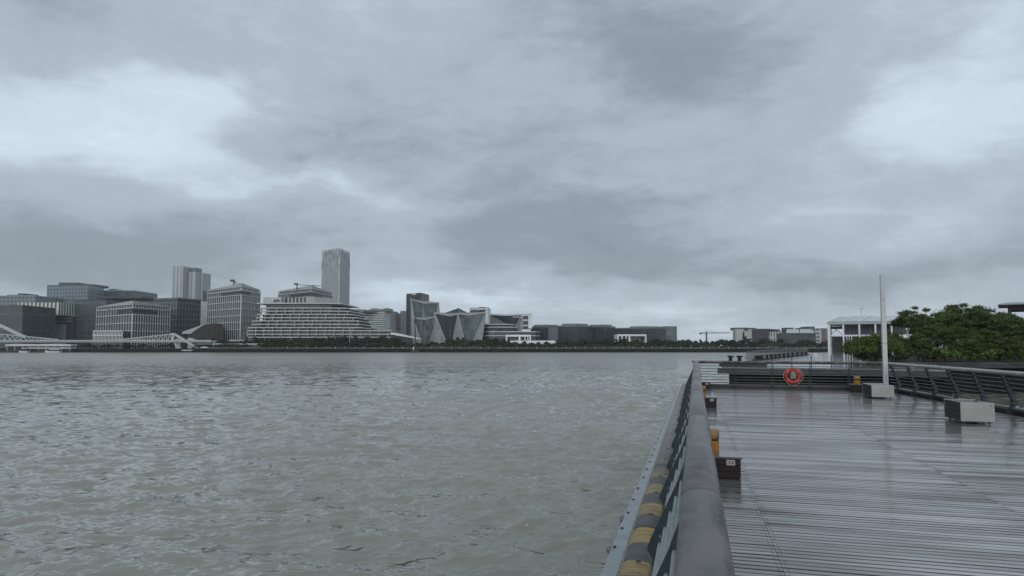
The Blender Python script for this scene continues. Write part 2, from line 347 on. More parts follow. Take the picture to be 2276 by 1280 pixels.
# ------------------------------------------------------------------ the pier we stand on
def s_right(t): return 7.25+.085*(28.8-t)         # foot line of the right-hand railing
T_END = 29.0
def deckmat():
    m = bpy.data.materials.new('wet_deck_planks'); m.use_nodes = True; t = m.node_tree; b = t.nodes['Principled BSDF']
    g = N(t, 'ShaderNodeNewGeometry'); tcn = N(t, 'ShaderNodeTexCoord')
    def nz(sc, de, st, out='Fac'):
        mp = N(t, 'ShaderNodeMapping'); t.links.new(tcn.outputs['Object'], mp.inputs[0]); mp.inputs['Scale'].default_value = st
        n = N(t, 'ShaderNodeTexNoise'); t.links.new(mp.outputs[0], n.inputs['Vector']); n.inputs['Scale'].default_value = sc; n.inputs['Detail'].default_value = de; n.inputs['Roughness'].default_value = .6
        return n.outputs[out]
    def rng(v, a, b_, c, d):
        r = N(t, 'ShaderNodeMapRange'); t.links.new(v, r.inputs[0])
        for k, x in zip(('From Min', 'From Max', 'To Min', 'To Max'), (a, b_, c, d)): r.inputs[k].default_value = x
        return r.outputs[0]
    rnd = g.outputs['Random Per Island']; r2 = M_(t, 'FRACT', M_(t, 'MULTIPLY', rnd, 37.7))
    grain = nz(2, 6, (.6, 16, 1)); streak = nz(1, 5, (.35, 3.2, 1)); patch = nz(.7, 4, (.6, 1, 1))
    rp = N(t, 'ShaderNodeValToRGB'); t.links.new(M_(t, 'ADD', M_(t, 'MULTIPLY', rnd, .5), M_(t, 'MULTIPLY', grain, .5)), rp.inputs[0])
    rp.color_ramp.elements[0].color = (.044, .036, .034, 1); rp.color_ramp.elements[1].color = (.115, .101, .099, 1)
    t.links.new(rp.outputs[0], b.inputs['Base Color'])
    wet = M_(t, 'ADD', M_(t, 'ADD', rng(streak, .36, .64, .10, .70), rng(patch, .35, .65, -.25, .35)), M_(t, 'MULTIPLY', r2, .55))
    wetc = N(t, 'ShaderNodeClamp'); t.links.new(wet, wetc.inputs[0])
    t.links.new(wetc.outputs[0], b.inputs['Coat Weight'])
    b.inputs['Coat Roughness'].default_value = .05; b.inputs['Coat IOR'].default_value = 1.7
    t.links.new(rng(wetc.outputs[0], 0, 1, .42, .18), b.inputs['Roughness'])
    b.inputs['Specular IOR Level'].default_value = .6
    bp = N(t, 'ShaderNodeBump'); bp.inputs['Strength'].default_value = .3; bp.inputs['Distance'].default_value = .004
    t.links.new(grain, bp.inputs['Height'])
    b2 = N(t, 'ShaderNodeBump'); b2.inputs['Strength'].default_value = .18; b2.inputs['Distance'].default_value = .01
    t.links.new(nz(2.2, 2, (1, 1, 1)), b2.inputs['Height']); t.links.new(bp.outputs[0], b2.inputs['Normal'])
    t.links.new(b2.outputs[0], b.inputs['Normal']); t.links.new(b2.outputs[0], b.inputs['Coat Normal'])
    return m
rd = random.Random(3)
mb = MB()
t = -6.0; pitch = .1015
while t < T_END-.03:
    se = s_right(t)+.02; s0 = -.16; joints = [.67, 3.4, 6.15, 8.9]
    xs = [s0]+[j for j in joints if j < se-.2]+[se]
    gap = rd.uniform(.014, .020)
    for a, b in zip(xs, xs[1:]):
        h = rd.uniform(-.0012, .0012); tl = rd.uniform(-.0010, .0010); tx = rd.uniform(-.002, .002)
        y0, y1 = t, t+pitch-gap; c = .005
        def Z(x, y): return h+tl*(1 if y > (y0+y1)/2 else -1)+tx*(1 if x > (a+b)/2 else -1)
        pts = [(a, y0, -.04), (a+.001, y0, -.004), (a+.0015, y0+c, 0), (a+.0015, y1-c, 0), (a+.001, y1, -.004), (a, y1, -.04)]
        A = [mb.vert((p[0], p[1], p[2]+(Z(a, p[1]) if p[2] > -.03 else 0))) for p in pts]
        B = [mb.vert((b-(p[0]-a)-.001, p[1], p[2]+(Z(b, p[1]) if p[2] > -.03 else 0))) for p in pts]
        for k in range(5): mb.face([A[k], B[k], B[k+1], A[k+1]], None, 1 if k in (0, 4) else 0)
        mb.face(A); mb.face(B[::-1])
    t += pitch
o = mb.build('pier_deck', [deckmat(), mat('gap_shade_plank_side', (.012, .010, .010), .9, .4, 3, spec=.1)]); o.rotation_euler = (0, 0, PR); struct(o)  # plank sides coloured near-black: the shade of the gaps is painted in
# screws in rows either side of the plank joints
mb = MB(); t = -1.0+pitch/2-.004
t = -6.0
while t < 16:
    for j in (.67, 3.4, 6.15):
        for ds in (-.035, .035):
            for dt in (.025, .068):
                x, y = j+ds, t+dt
                mb.poly([(x-.005, y-.005, .0052), (x+.005, y-.005, .0052), (x+.005, y+.005, .0052), (x-.005, y+.005, .0052)])
    t += pitch
o = mb.build('deck_screws', MT['dark']); o.rotation_euler = (0, 0, PR); struct(o)
# slab and beams beneath the planks, raised kerbs along the far and right edges
mb = MB()
mb.prism([(-.30, -6), (s_right(-6)+.1, -6), (s_right(T_END)+.1, T_END+.12), (-.30, T_END+.12)], -.55, -.075)
for tt in range(-4, 29, 6):
    for ss in (.6, 4.0, 6.6): mb.box((ss-.3, tt-.3, WATER-2), (ss+.3, tt+.3, -.56))
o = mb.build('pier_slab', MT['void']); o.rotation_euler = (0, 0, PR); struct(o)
mb = MB()
mb.box((-.05, T_END+.13, -.6), (s_right(T_END)+.2, T_END+.36, .17))
a0, a1 = s_right(T_END+.13)+.2, s_right(-6)+.2
mb.prism([(a0+.003, T_END+.36), (a0+.003, T_END+.10), (a1, -6), (a1+.26, -6), (a0+.27, T_END+.36)], -.6, .15)
o = mb.build('pier_kerb', MT['kerb']); o.rotation_euler = (0, 0, PR); struct(o)

# ---- railings: kinked twin-plate posts, eight rods, a broad rounded cap in lengths
def inner(z):                                      # outward offset of a post's inner edge at height z
    return .14*z/.32 if z < .32 else .14-.27*(z-.32)/.76
PROF_Z = [0, .06, .14, .24, .32, .42, .60, .80, 1.0, 1.065]
def plate_width(z): return .07+.055*max(0, 1-abs(z-.34)/.5)
def railing(label, A, B, out, posts, capmat, seg=3.43, first=0.0, rod='rod'):
    """A,B: foot-line ends in pier (s,t); out: outward unit vector in pier axes"""
    A, B, out = Vector((*A, 0)), Vector((*B, 0)), Vector((*out, 0)); d = (B-A); Ln = d.length; d.normalize()
    root = thing('railing', label, 'railing', P(A.x, A.y), PR)
    def q(u, o_, z): p = d*u+out*o_; return (p.x, p.y, z)
    for u in posts:
        m = MB(); m.bar(Vector(q(u, -.03, .006)), Vector(q(u, .13, .006)), .16, .012)
        post = m.build('post', MT['teal'], root)
        for du in (-.032, .032):
            m = MB(); lo, hi = [], []
            for side, lst in ((-1, lo), (1, hi)):
                for z in PROF_Z: lst.append((m.vert(q(u+du+side*.006, inner(z), z)), m.vert(q(u+du+side*.006, inner(z)+plate_width(z), z))))
            n = len(PROF_Z)
            for lst in (lo, hi):
                for k in range(n-1): m.face([lst[k][0], lst[k][1], lst[k+1][1], lst[k+1][0]])
            for k in range(n-1):
                for e in (0, 1): m.face([lo[k][e], lo[k+1][e], hi[k+1][e], hi[k][e]])
            m.face([lo[0][0], hi[0][0], hi[0][1], lo[0][1]]); m.face([lo[-1][0], lo[-1][1], hi[-1][1], hi[-1][0]])
            m.build('plate', MT['teal'], post)
        bm_ = MB(); bm_.tube([q(u-.05, inner(.42)+.06, .42), q(u+.05, inner(.42)+.06, .42)], .011, 8)
        bm_.build('bolt', MT['rod'], post)
    for k in range(8):
        z = .13+.117*k; m = MB(); m.tube([q(0.0, inner(z)+.045, z), q(Ln, inner(z)+.045, z)], .0125, 8)
        m.build('rail_bar', MT[rod], root)
    prof = []
    for j in range(20):
        a = 2*math.pi*j/20; prof.append((math.copysign(abs(math.cos(a))**.92, math.cos(a))*1.0, math.copysign(abs(math.sin(a))**.9, math.sin(a))*.62))
    u = first
    off = inner(1.08)
    while u < Ln-.05:
        a, b = max(u, 0), min(u+seg, Ln); m = MB()
        pts = [q(a+.006, off, 1.10), q(a+.008, off, 1.108), q(a+.022, off, 1.11), q(b-.022, off, 1.11), q(b-.008, off, 1.108), q(b-.006, off, 1.10)]
        m.tube(pts, [.060, .089, .096, .096, .089, .060], prof=prof)
        m.build('handrail', capmat, root); u += seg
    return root
railing('broad grey weathered railing along the water side, nearest the camera', (-.113, -4.0), (-.113, T_END-.05), (-1, 0),
        [.55+1.72*k for k in range(18)], MT['cap'], first=-2.97+0, rod='rod_skylit')
railing('far railing across the pier end, the one the red lifebuoy hangs on', (-.12, T_END-.05), (7.17, T_END-.05), (0, 1),
        [.27+1.45*k for k in range(5)], MT['cap'], first=0)
dR = Vector((s_right(0)-s_right(28.9), -28.9)).normalized()
railing('long railing with pale cap and kinked posts in front of the trees', (s_right(28.9), 28.9), (s_right(-4), -4), (-dR.y, dR.x),
        [.75+1.55*k for k in range(21)], mat('pale_rail_cap', (.27, .28, .26), .4, .2, 3, bump=.1), first=0)

# ---- striped rubber fender beam along the water edge
def fendermat():
    m = mat('black_yellow_fender', (.03, .033, .036), .5, bump=.5, bscale=18, scale=4, col2=(.075, .078, .082)); t = m.node_tree; b = t.nodes['Principled BSDF']
    tcn = N(t, 'ShaderNodeTexCoord'); sp = N(t, 'ShaderNodeSeparateXYZ'); t.links.new(tcn.outputs['Object'], sp.inputs[0])
    fr = M_(t, 'FRACT', M_(t, 'ADD', sp.outputs[1], .02)); st = M_(t, 'LESS_THAN', fr, .5)
    n = N(t, 'ShaderNodeTexNoise'); mp = N(t, 'ShaderNodeMapping'); t.links.new(tcn.outputs['Object'], mp.inputs[0]); mp.inputs['Scale'].default_value = (1.5, 6, 2)
    t.links.new(mp.outputs[0], n.inputs['Vector']); n.inputs['Scale'].default_value = 3; n.inputs['Detail'].default_value = 8; n.inputs['Roughness'].default_value = .7
    wear = N(t, 'ShaderNodeMapRange'); t.links.new(sp.outputs[1], wear.inputs[0])
    wear.inputs['From Min'].default_value = 7.5; wear.inputs['From Max'].default_value = 13; wear.inputs['To Min'].default_value = .43; wear.inputs['To Max'].default_value = .78
    keep = M_(t, 'GREATER_THAN', n.outputs['Fac'], wear.outputs[0])
    fac = M_(t, 'MULTIPLY', st, M_(t, 'ADD', M_(t, 'MULTIPLY', keep, .75), M_(t, 'SUBTRACT', .25, M_(t, 'MULTIPLY', wear.outputs[0], .3))))
    yr = N(t, 'ShaderNodeValToRGB'); t.links.new(n.outputs['Fac'], yr.inputs[0])
    yr.color_ramp.elements[0].position = .35; yr.color_ramp.elements[0].color = (.12, .09, .035, 1); yr.color_ramp.elements[1].position = .6; yr.color_ramp.elements[1].color = (.36, .255, .075, 1)
    old = b.inputs['Base Color'].links[0].from_socket
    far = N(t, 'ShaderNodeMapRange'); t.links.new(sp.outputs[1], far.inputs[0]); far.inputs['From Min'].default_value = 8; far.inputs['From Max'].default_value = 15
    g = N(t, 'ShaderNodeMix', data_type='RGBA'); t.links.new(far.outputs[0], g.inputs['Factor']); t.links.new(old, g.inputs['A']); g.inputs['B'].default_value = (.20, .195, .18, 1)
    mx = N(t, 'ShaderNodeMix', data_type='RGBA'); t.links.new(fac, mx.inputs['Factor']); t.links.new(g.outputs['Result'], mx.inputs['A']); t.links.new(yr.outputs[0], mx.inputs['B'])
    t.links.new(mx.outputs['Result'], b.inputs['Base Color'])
    return m
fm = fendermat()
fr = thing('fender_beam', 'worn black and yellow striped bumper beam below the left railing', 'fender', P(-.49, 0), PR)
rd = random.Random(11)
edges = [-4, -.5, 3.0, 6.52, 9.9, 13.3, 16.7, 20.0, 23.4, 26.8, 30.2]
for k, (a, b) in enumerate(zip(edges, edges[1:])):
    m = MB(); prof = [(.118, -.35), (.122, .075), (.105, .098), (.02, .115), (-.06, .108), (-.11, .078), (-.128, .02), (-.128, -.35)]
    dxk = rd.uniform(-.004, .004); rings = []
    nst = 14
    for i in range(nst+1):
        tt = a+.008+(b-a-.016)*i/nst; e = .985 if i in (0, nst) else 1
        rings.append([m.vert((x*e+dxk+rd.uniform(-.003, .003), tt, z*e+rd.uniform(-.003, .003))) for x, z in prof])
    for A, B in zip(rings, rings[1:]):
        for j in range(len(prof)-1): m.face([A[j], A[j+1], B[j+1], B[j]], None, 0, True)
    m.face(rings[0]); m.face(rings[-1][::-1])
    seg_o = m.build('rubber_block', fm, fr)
    m = MB()
    for tt in np.arange(a+.45, b-.2, 1.0): m.lathe([(.022, 0), (.022, .006), (.012, .009)], 10, (.02, tt, .112))
    m.build('bolt_hole', MT['dark'], seg_o)
fl = thing('edge_strip', 'pale galvanised metal strip along the water side of the striped bumper', 'metal strip', P(-.68, 0), PR)
for k, (a, b) in enumerate(zip([-4, -.9, 2.3, 5.6, 8.8, 12.0, 15.2, 18.4, 21.6, 24.8], [-.9, 2.3, 5.6, 8.8, 12.0, 15.2, 18.4, 21.6, 24.8, 28.4])):
    m = MB(); m.box((-.062, a+.003, .03+.002*(k % 2)), (.055, b-.003, .042+.002*(k % 2))); m.box((-.072, a+.003, -.30), (-.0605, b-.003, .040+.002*(k % 2)))
    pl = m.build('sheet', MT['galv'], fl, bevel=.004)
    m = MB()
    for tt in np.arange(a+.4, b, .62): m.lathe([(.016, 0), (.016, .006), (.009, .011)], 10, (-.045 if k % 2 else -.03, tt, .0425+.002*(k % 2)))
    m.build('bolt', MT['dark'], pl)
ballm = mat('pale_bolt_cap', (.16, .17, .165), .4, .35, 25, bump=.5)
for i, tt in enumerate((6.15, 7.25)):
    m = MB(); p = P(-.79, tt, -.06)
    m.lathe([(.008, -.01), (.021, .0), (.030, .014), (.033, .03), (.028, .05), (.015, .063), (.003, .067)], 14)
    o = m.build('bolt_cap', ballm); o.location = p; tag(o, ['nearer round pale bolt cap sticking out from the metal strip over the water', 'farther round pale bolt cap sticking out from the metal strip over the water'][i], 'bolt cap', 'round bolt caps on the metal strip')

# ---- wooden boxes with number plates, yellow bollards
def wood_box(s0, t0, label, wdt=.68, dep=.46, plate=True):
    r = thing('wooden_box', label, 'wooden box', P(s0, t0), PR, 'dark wooden boxes beside the bollards')
    m = MB()
    for k in range(3): m.box((.012, .012, .02+.085*k), (wdt-.012, dep-.012, .02+.085*k+.079))
    m.box((.03, .03, 0), (wdt-.03, dep-.03, .26)); m.build('body', MT['blackwood'], r, bevel=.003)
    m = MB()
    for k in range(4): m.box((0, k*dep/4, .276), (wdt+.01, (k+1)*dep/4-.006, .305))
    m.build('lid', MT['lidwood'], r, bevel=.003)
    if plate:
        m = MB(); m.box((wdt-.20, .003, .19), (wdt-.085, .0115, .265)); p = m.build('number_plate', MT['plate'], r)
        m = MB(); y0 = .0005
        for (a, b, c, d) in ((.145, .212, .150, .244), (.156, .212, .161, .244), (.118, .212, .123, .244), (.128, .212, .133, .244)):
            m.box((wdt-a, y0, b), (wdt-c, .0028, d)) if False else None
        for x0, x1, z0, z1 in ((.175, .150, .238, .243), (.165, .160, .21, .238), (.175, .150, .208, .213), (.128, .121, .208, .246), (.115, .108, .208, .246), (.128, .108, .224, .230)):
            m.box((wdt-x0, y0, z0), (wdt-x1, .0028, z1))
        m.build('lettering', MT['ink'], p)
    return r
B_LAB = ['nearest dark wooden box by the left railing, with a white number plate', 'dark wooden box halfway along the left railing, with a white plate', 'dark wooden box where the left and far railings meet']
for (s0, t0), lb in zip(((-.09, 9.60), (-.09, 20.1), (-.09, 28.28)), B_LAB): wood_box(s0, t0, lb)
wood_box(5.83, 28.05, 'dark wooden box by the far railing, with the yellow bollard behind it', .85, .46, False)
def bollard(loc, label):
    r = thing('bollard', label, 'bollard', loc, 0, 'yellow mooring bollards')
    m = MB(); m.lathe([(.19, 0), (.19, .02), (.135, .03), (.118, .08), (.118, .435), (.12, .44)], 28); m.build('post', MT['yellow'], r)
    m = MB(); m.lathe([(.115, .441), (.115, .475)], 28); m.build('band', MT['rust'], r)
    m = MB(); m.lathe([(.118, .476), (.122, .481), (.122, .588), (.114, .598), (.05, .60)], 28); m.build('cap', MT['yellowcap'], r)
    return r
b0 = bollard(P(.20, 10.22), 'nearest worn yellow bollard by the left railing, rusty below its cap')
dup(b0, P(.17, 20.72), 1, 'worn yellow bollard behind the middle wooden box of the left railing')
dup(b0, P(.10, 28.60), 2, 'yellow bollard in the corner of left and far railings')
dup(b0, P(6.15, 28.70), 3, 'yellow bollard behind the wooden box beside the white lamp post')

# ---- bench boxes with a steel end and slatted sides
def bench(s0, t0, wdt, ln, h, label, rz=0):
    r = thing('bench', label, 'bench', P(s0, t0), PR+rz, 'slatted benches with steel ends')
    m = MB(); n = 4; ph = (h-.07)/n
    for k in range(n): m.box((0, .02, .07+k*ph), (.03, ln-.02, .07+(k+1)*ph-.008)); m.box((wdt-.03, .02, .07+k*ph), (wdt, ln-.02, .07+(k+1)*ph-.008))
    m.box((.035, .03, .08), (wdt-.035, ln-.03, h-.03))
    m.build('slat_side', MT['stoolwood'], r, bevel=.003)
    m = MB()
    for k in range(5): m.box((.01+k*(wdt-.02)/5, .03, h-.028), (.01+(k+1)*(wdt-.02)/5-.008, ln-.03, h-.004))
    m.build('seat', MT['lidwood'], r, bevel=.003)
    for y0 in (-.006, ln-.018):
        m = MB(); m.box((-.006, y0, .06), (wdt+.006, y0+.024, h)); e = m.build('steel_end', MT['stainless'], r, bevel=.006)
        if y0 < 0:
            m = MB(); m.lathe([(.014, 0), (.014, .004)], 12, (0, 0, 0)); lk = m.build('lock', MT['ink'], e)
            lk.rotation_euler = (R(90), 0, 0); lk.location = (wdt-.06, y0, h-.07)
    for x in (.08, wdt-.08):
        for y in (.08, ln-.10):
            m = MB(); m.tube([(x-.012, y, .034), (x+.012, y, .034)], .033, 12); m.box((x-.025, y-.012, .035), (x-.016, y+.012, .079)); m.box((x+.016, y-.012, .035), (x+.025, y+.012, .079)); m.build('caster', MT['rod'], r)
bench(5.97, 17.68, .68, 1.05, .50, 'nearer slatted bench with a plain steel end, standing alone on the wet deck')
bench(5.80, 24.98, .68, 1.30, .46, 'farther slatted bench with a steel end, at the foot of the white lamp post')

# ---- lamp post
lp = thing('lamp_post', 'tall square white lamp post on the deck rising above the trees', 'lamp post', P(6.93, 27.75), PR)
m = MB(); m.box((-.078, -.078, .016), (.078, .078, 1.893)); m.box((-.078, -.078, 1.90), (.078, .078, 3.543)); m.build('post', MT['white'], lp, bevel=.008)
m = MB(); m.box((-.14, -.14, 0), (.14, .14, .015)); m.build('base_plate', MT['stainless'], lp)
m = MB(); m.box((-.073, -.073, 3.552), (.073, .073, 4.52)); m.build('lamp_head', mat('frosted_white_head', (.40, .42, .44), .35, .06, 2), lp, bevel=.008)
m = MB(); m.box((-.03, -.086, .45), (.03, -.0782, .72)); m.build('hatch', MT['stainless'], lp)

# ---- lifebuoy
def lifebuoy():
    s0, t0, z0 = 3.83, T_END-.05-.02, .56
    r = thing('lifebuoy', 'red orange lifebuoy with pale grab rope hanging on the far railing', 'lifebuoy', P(s0, t0, z0), PR)
    pts = [(.262*math.cos(a), 0, .262*math.sin(a)) for a in [2*math.pi*k/40 for k in range(40)]]
    m = MB(); m.tube(pts, [.075+.002*math.sin(k*1.7) for k in range(40)], 14, closed=True); m.build('ring', MT['red'], r)
    m = MB()
    for k in range(4):
        a0 = R(45+90*k); a1 = R(135+90*k); ps = []
        for i in range(13):
            f_ = i/12; a = a0+(a1-a0)*f_; rr = .345+.045*math.sin(math.pi*f_)*(1 if k in (2, 3) else .4); ps.append((rr*math.cos(a), -.01, rr*math.sin(a)))
        m.tube(ps, .009, 6)
        m.tube([(.262*math.cos(a0)+math.cos(a0)*.08*math.cos(b), .08*math.sin(b), .262*math.sin(a0)+math.sin(a0)*.08*math.cos(b)) for b in [2*math.pi*i/16 for i in range(16)]], .008, 5, closed=True)
    m.tube([(.10, -.03, .2), (.14, -.05, .06), (.185, -.03, -.04)], .008, 6)
    m.build('grab_rope', MT['rope'], r)
    m = MB(); rr_ = random.Random(2)
    for k in range(7):
        x = -.10+.033*k; sp_ = .02+.06*abs(k-3)/3
        m.tube([(-.02+.006*k, -.02, .235), (x*.6, -.05-rr_.uniform(0, .03), .10), (x, -.055, -.03), (x*.9, -.05, -.12)], [.018, .026, .028, .02], 7)
    m.build('rope_bundle', MT['cloth'], r)
    m = MB(); m.tube([(-.06, -.085, .10), (-.02, -.10, 0), (.0, -.09, -.06)], [.012, .022, .012], 7); m.build('red_cord', MT['redrope'], r)
    m = MB(); m.tube([(-.07, -.09, -.15), (-.02, -.11, -.06), (.04, -.11, -.05), (.075, -.10, -.13)], .012, 7); m.build('loop', MT['rope'], r)
lifebuoy()

# ================================================================== the far bank
DB = 405.0
G = -1.0                                           # ground level behind the embankment
def X(px, D): return ray(px, HORY).x/ray(px, HORY).y*D
def Zp(py, D): r = ray(W0/2, py); return EYE+r.z/r.y*D
grassm = mat('rough_grass', (.028, .045, .018), .9, .5, .25, col2=(.06, .075, .03))
bankm = mat('dark_embankment_stone', (.013, .015, .012), .9, .5, .5, spec=.1)
m = MB(); m.box((-900, DB+.4, -8), (900, 1400, G)); struct(m.build('far_bank', grassm))
m = MB()
m.box((-900, DB, -8), (900, DB+.38, -.75))
ew = m.build('embankment_wall', bankm); tag(ew, 'long dark embankment wall at the water line of the far bank', 'embankment wall')
m = MB(); m.box((X(430, DB), DB+.5, G+.01), (X(2000, DB), DB+1.1, G+.75))
pw = m.build('promenade_parapet', mat('pale_parapet', (.12, .13, .12), .8, .3, .3)); tag(pw, 'long pale grey parapet above the far embankment wall', 'parapet')

WHITE = mat('white_cladding', (.60, .64, .64), .5, .1, .2)
PALE = mat('pale_grey_panel', (.34, .37, .37), .5, .12, .2)
ROOFG = mat('grey_green_roof', (.15, .17, .165), .6, .2, .1)
FRW = mat('framed_office_white', (.42, .46, .46), .5, .1, .2)
DARKG = mat('dark_plant_room', (.045, .052, .055), .6, .3, .2)
def GL(name, k=1.0, cw=1.8, ch=3.9, line=(.085, .10, .105), lw=.14, tint=(1, 1, 1), rough=.22):
    a = tuple(.024*k*t for t in (tint[0]*.85, tint[1]*1.15, tint[2]*1.35)); b = tuple(.046*k*t for t in (tint[0]*.85, tint[1]*1.15, tint[2]*1.3))
    return facade(name, a, b, line, cw, ch, lw, rough)
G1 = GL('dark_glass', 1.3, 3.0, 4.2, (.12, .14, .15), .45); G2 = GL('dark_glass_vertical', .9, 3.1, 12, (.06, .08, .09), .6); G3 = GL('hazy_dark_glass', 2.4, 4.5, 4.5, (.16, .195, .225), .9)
G4 = GL('teal_glass', 1.5, 2.4, 4, (.05, .07, .072), .16, (.8, 1.1, 1.0))
G5 = GL('warm_dark_glass', 1.1, 2.0, 3.6, (.055, .055, .06), .15, (1.3, .95, .95))
GF = GL('framed_glass', .9, 1.6, 2.8, (.03, .035, .038), .10, (1.15, 1, 1))
FINW = facade('white_fins', (.07, .085, .10), (.10, .115, .13), (.52, .56, .58), 2.6, 400, .55, .5)
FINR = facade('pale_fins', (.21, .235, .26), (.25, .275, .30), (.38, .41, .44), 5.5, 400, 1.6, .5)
BAND = facade('white_bands', (.025, .03, .035), (.045, .05, .055), (.56, .60, .60), 400, 3.8, .62, .4)
RES = facade('residential', (.06, .065, .07), (.12, .125, .13), (.17, .175, .18), 3.4, 3.0, .5, .7)

def bthing(name, label, px, D, group=None): return thing(name, label, 'building', (X(px, D), D, G), 0, group)
def fblock(xl, xr, D, depth, Dl=None, Dr=None):
    return [(X(xl, Dl or D), Dl or D), (X(xr, Dr or D), Dr or D), (X(xr, Dr or D), (Dr or D)+depth), (X(xl, Dl or D), (Dl or D)+depth)]
def fcorner(xl, Dl, xc, Dc, xr, Dr):
    l, c, r = Vector((X(xl, Dl), Dl)), Vector((X(xc, Dc), Dc)), Vector((X(xr, Dr), Dr)); b = l+r-c
    return [tuple(l), tuple(c), tuple(r), tuple(b)]
def part(mb, name, mats, root, **k): return mb.build(name, mats, root, off=root.location, **k)
def simple(name, label, xl, xr, ytop, D, depth, matl, roofs=(), corner=None, group=None, coping=True):
    r = bthing(name, label, (xl+xr)/2, D, group)
    ft = fcorner(*corner) if corner else fblock(xl, xr, D, depth)
    z = Zp(ytop, corner[3] if corner else D)
    m = MB(); m.prism(ft, G, z); part(m, 'wall', matl, r)
    if coping:
        m = MB(); c = Vector((sum(p[0] for p in ft)/4, sum(p[1] for p in ft)/4))
        m.prism([tuple(c+(Vector(p)-c)*1.006) for p in ft], z+.01, z+.7); part(m, 'parapet', PALE if coping is True else coping, r)
    for (a, b, yt, dd) in roofs:
        Dd = (corner[3] if corner else D)+dd; m = MB(); m.prism(fblock(a, b, Dd, max(4, depth*.4)), z-.5, Zp(yt, Dd)); part(m, 'plant_room', DARKG, r)
    return r, ft, z

# ---- left group, back to front
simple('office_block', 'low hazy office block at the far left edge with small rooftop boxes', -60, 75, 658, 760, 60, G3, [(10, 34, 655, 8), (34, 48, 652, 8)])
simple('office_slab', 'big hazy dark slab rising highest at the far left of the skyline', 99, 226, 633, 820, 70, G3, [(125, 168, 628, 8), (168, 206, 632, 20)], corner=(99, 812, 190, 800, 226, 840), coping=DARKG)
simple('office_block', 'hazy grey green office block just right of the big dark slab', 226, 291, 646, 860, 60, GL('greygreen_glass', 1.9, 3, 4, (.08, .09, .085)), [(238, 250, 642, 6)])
r, ft, z = simple('office_block', 'dark ribbed glass block at the left edge behind the arched footbridge', -80, 120, 680, 480, 60, G2, corner=(-80, 500, 47, 470, 120, 512), coping=DARKG)
m = MB(); m.prism(fblock(36, 128, 525, 40), Zp(700, 525), Zp(672, 525)); part(m, 'louvre_crown', facade('louvres', (.06, .07, .065), (.09, .10, .09), (.50, .54, .48), 3.2, 60, .9, .6), r)
r, ft, z = simple('office_block', 'small stepped office block with white ribs between two dark glass towers', 118, 162, 703, 540, 30, G5, [(128, 158, 692, 10)])
m = MB()
for k in range(9): m.bar((X(119+k*3.1, 538), 538, G), (X(120+k*3.1, 538), 538, Zp(721, 538)), .6, .6)
for y in (708, 714): m.bar((X(120, 538), 538, Zp(y, 538)), (X(156, 538), 538, Zp(y, 538)), .4, .5)
part(m, 'rib_frame', PALE, r)
r, ft, z = simple('office_tower', 'dark glass tower with a thin overhanging roof behind the low framed building', 160, 300, 667, 530, 40, GL('slate_tower_glass', 1.7, 2.4, 4.5, (.09, .11, .125), .4), corner=(160, 545, 232, 530, 300, 575), coping=DARKG)
m = MB(); m.prism(fblock(206, 312, 560, 36), Zp(663, 560), Zp(658.5, 560)); part(m, 'roof', DARKG, r)

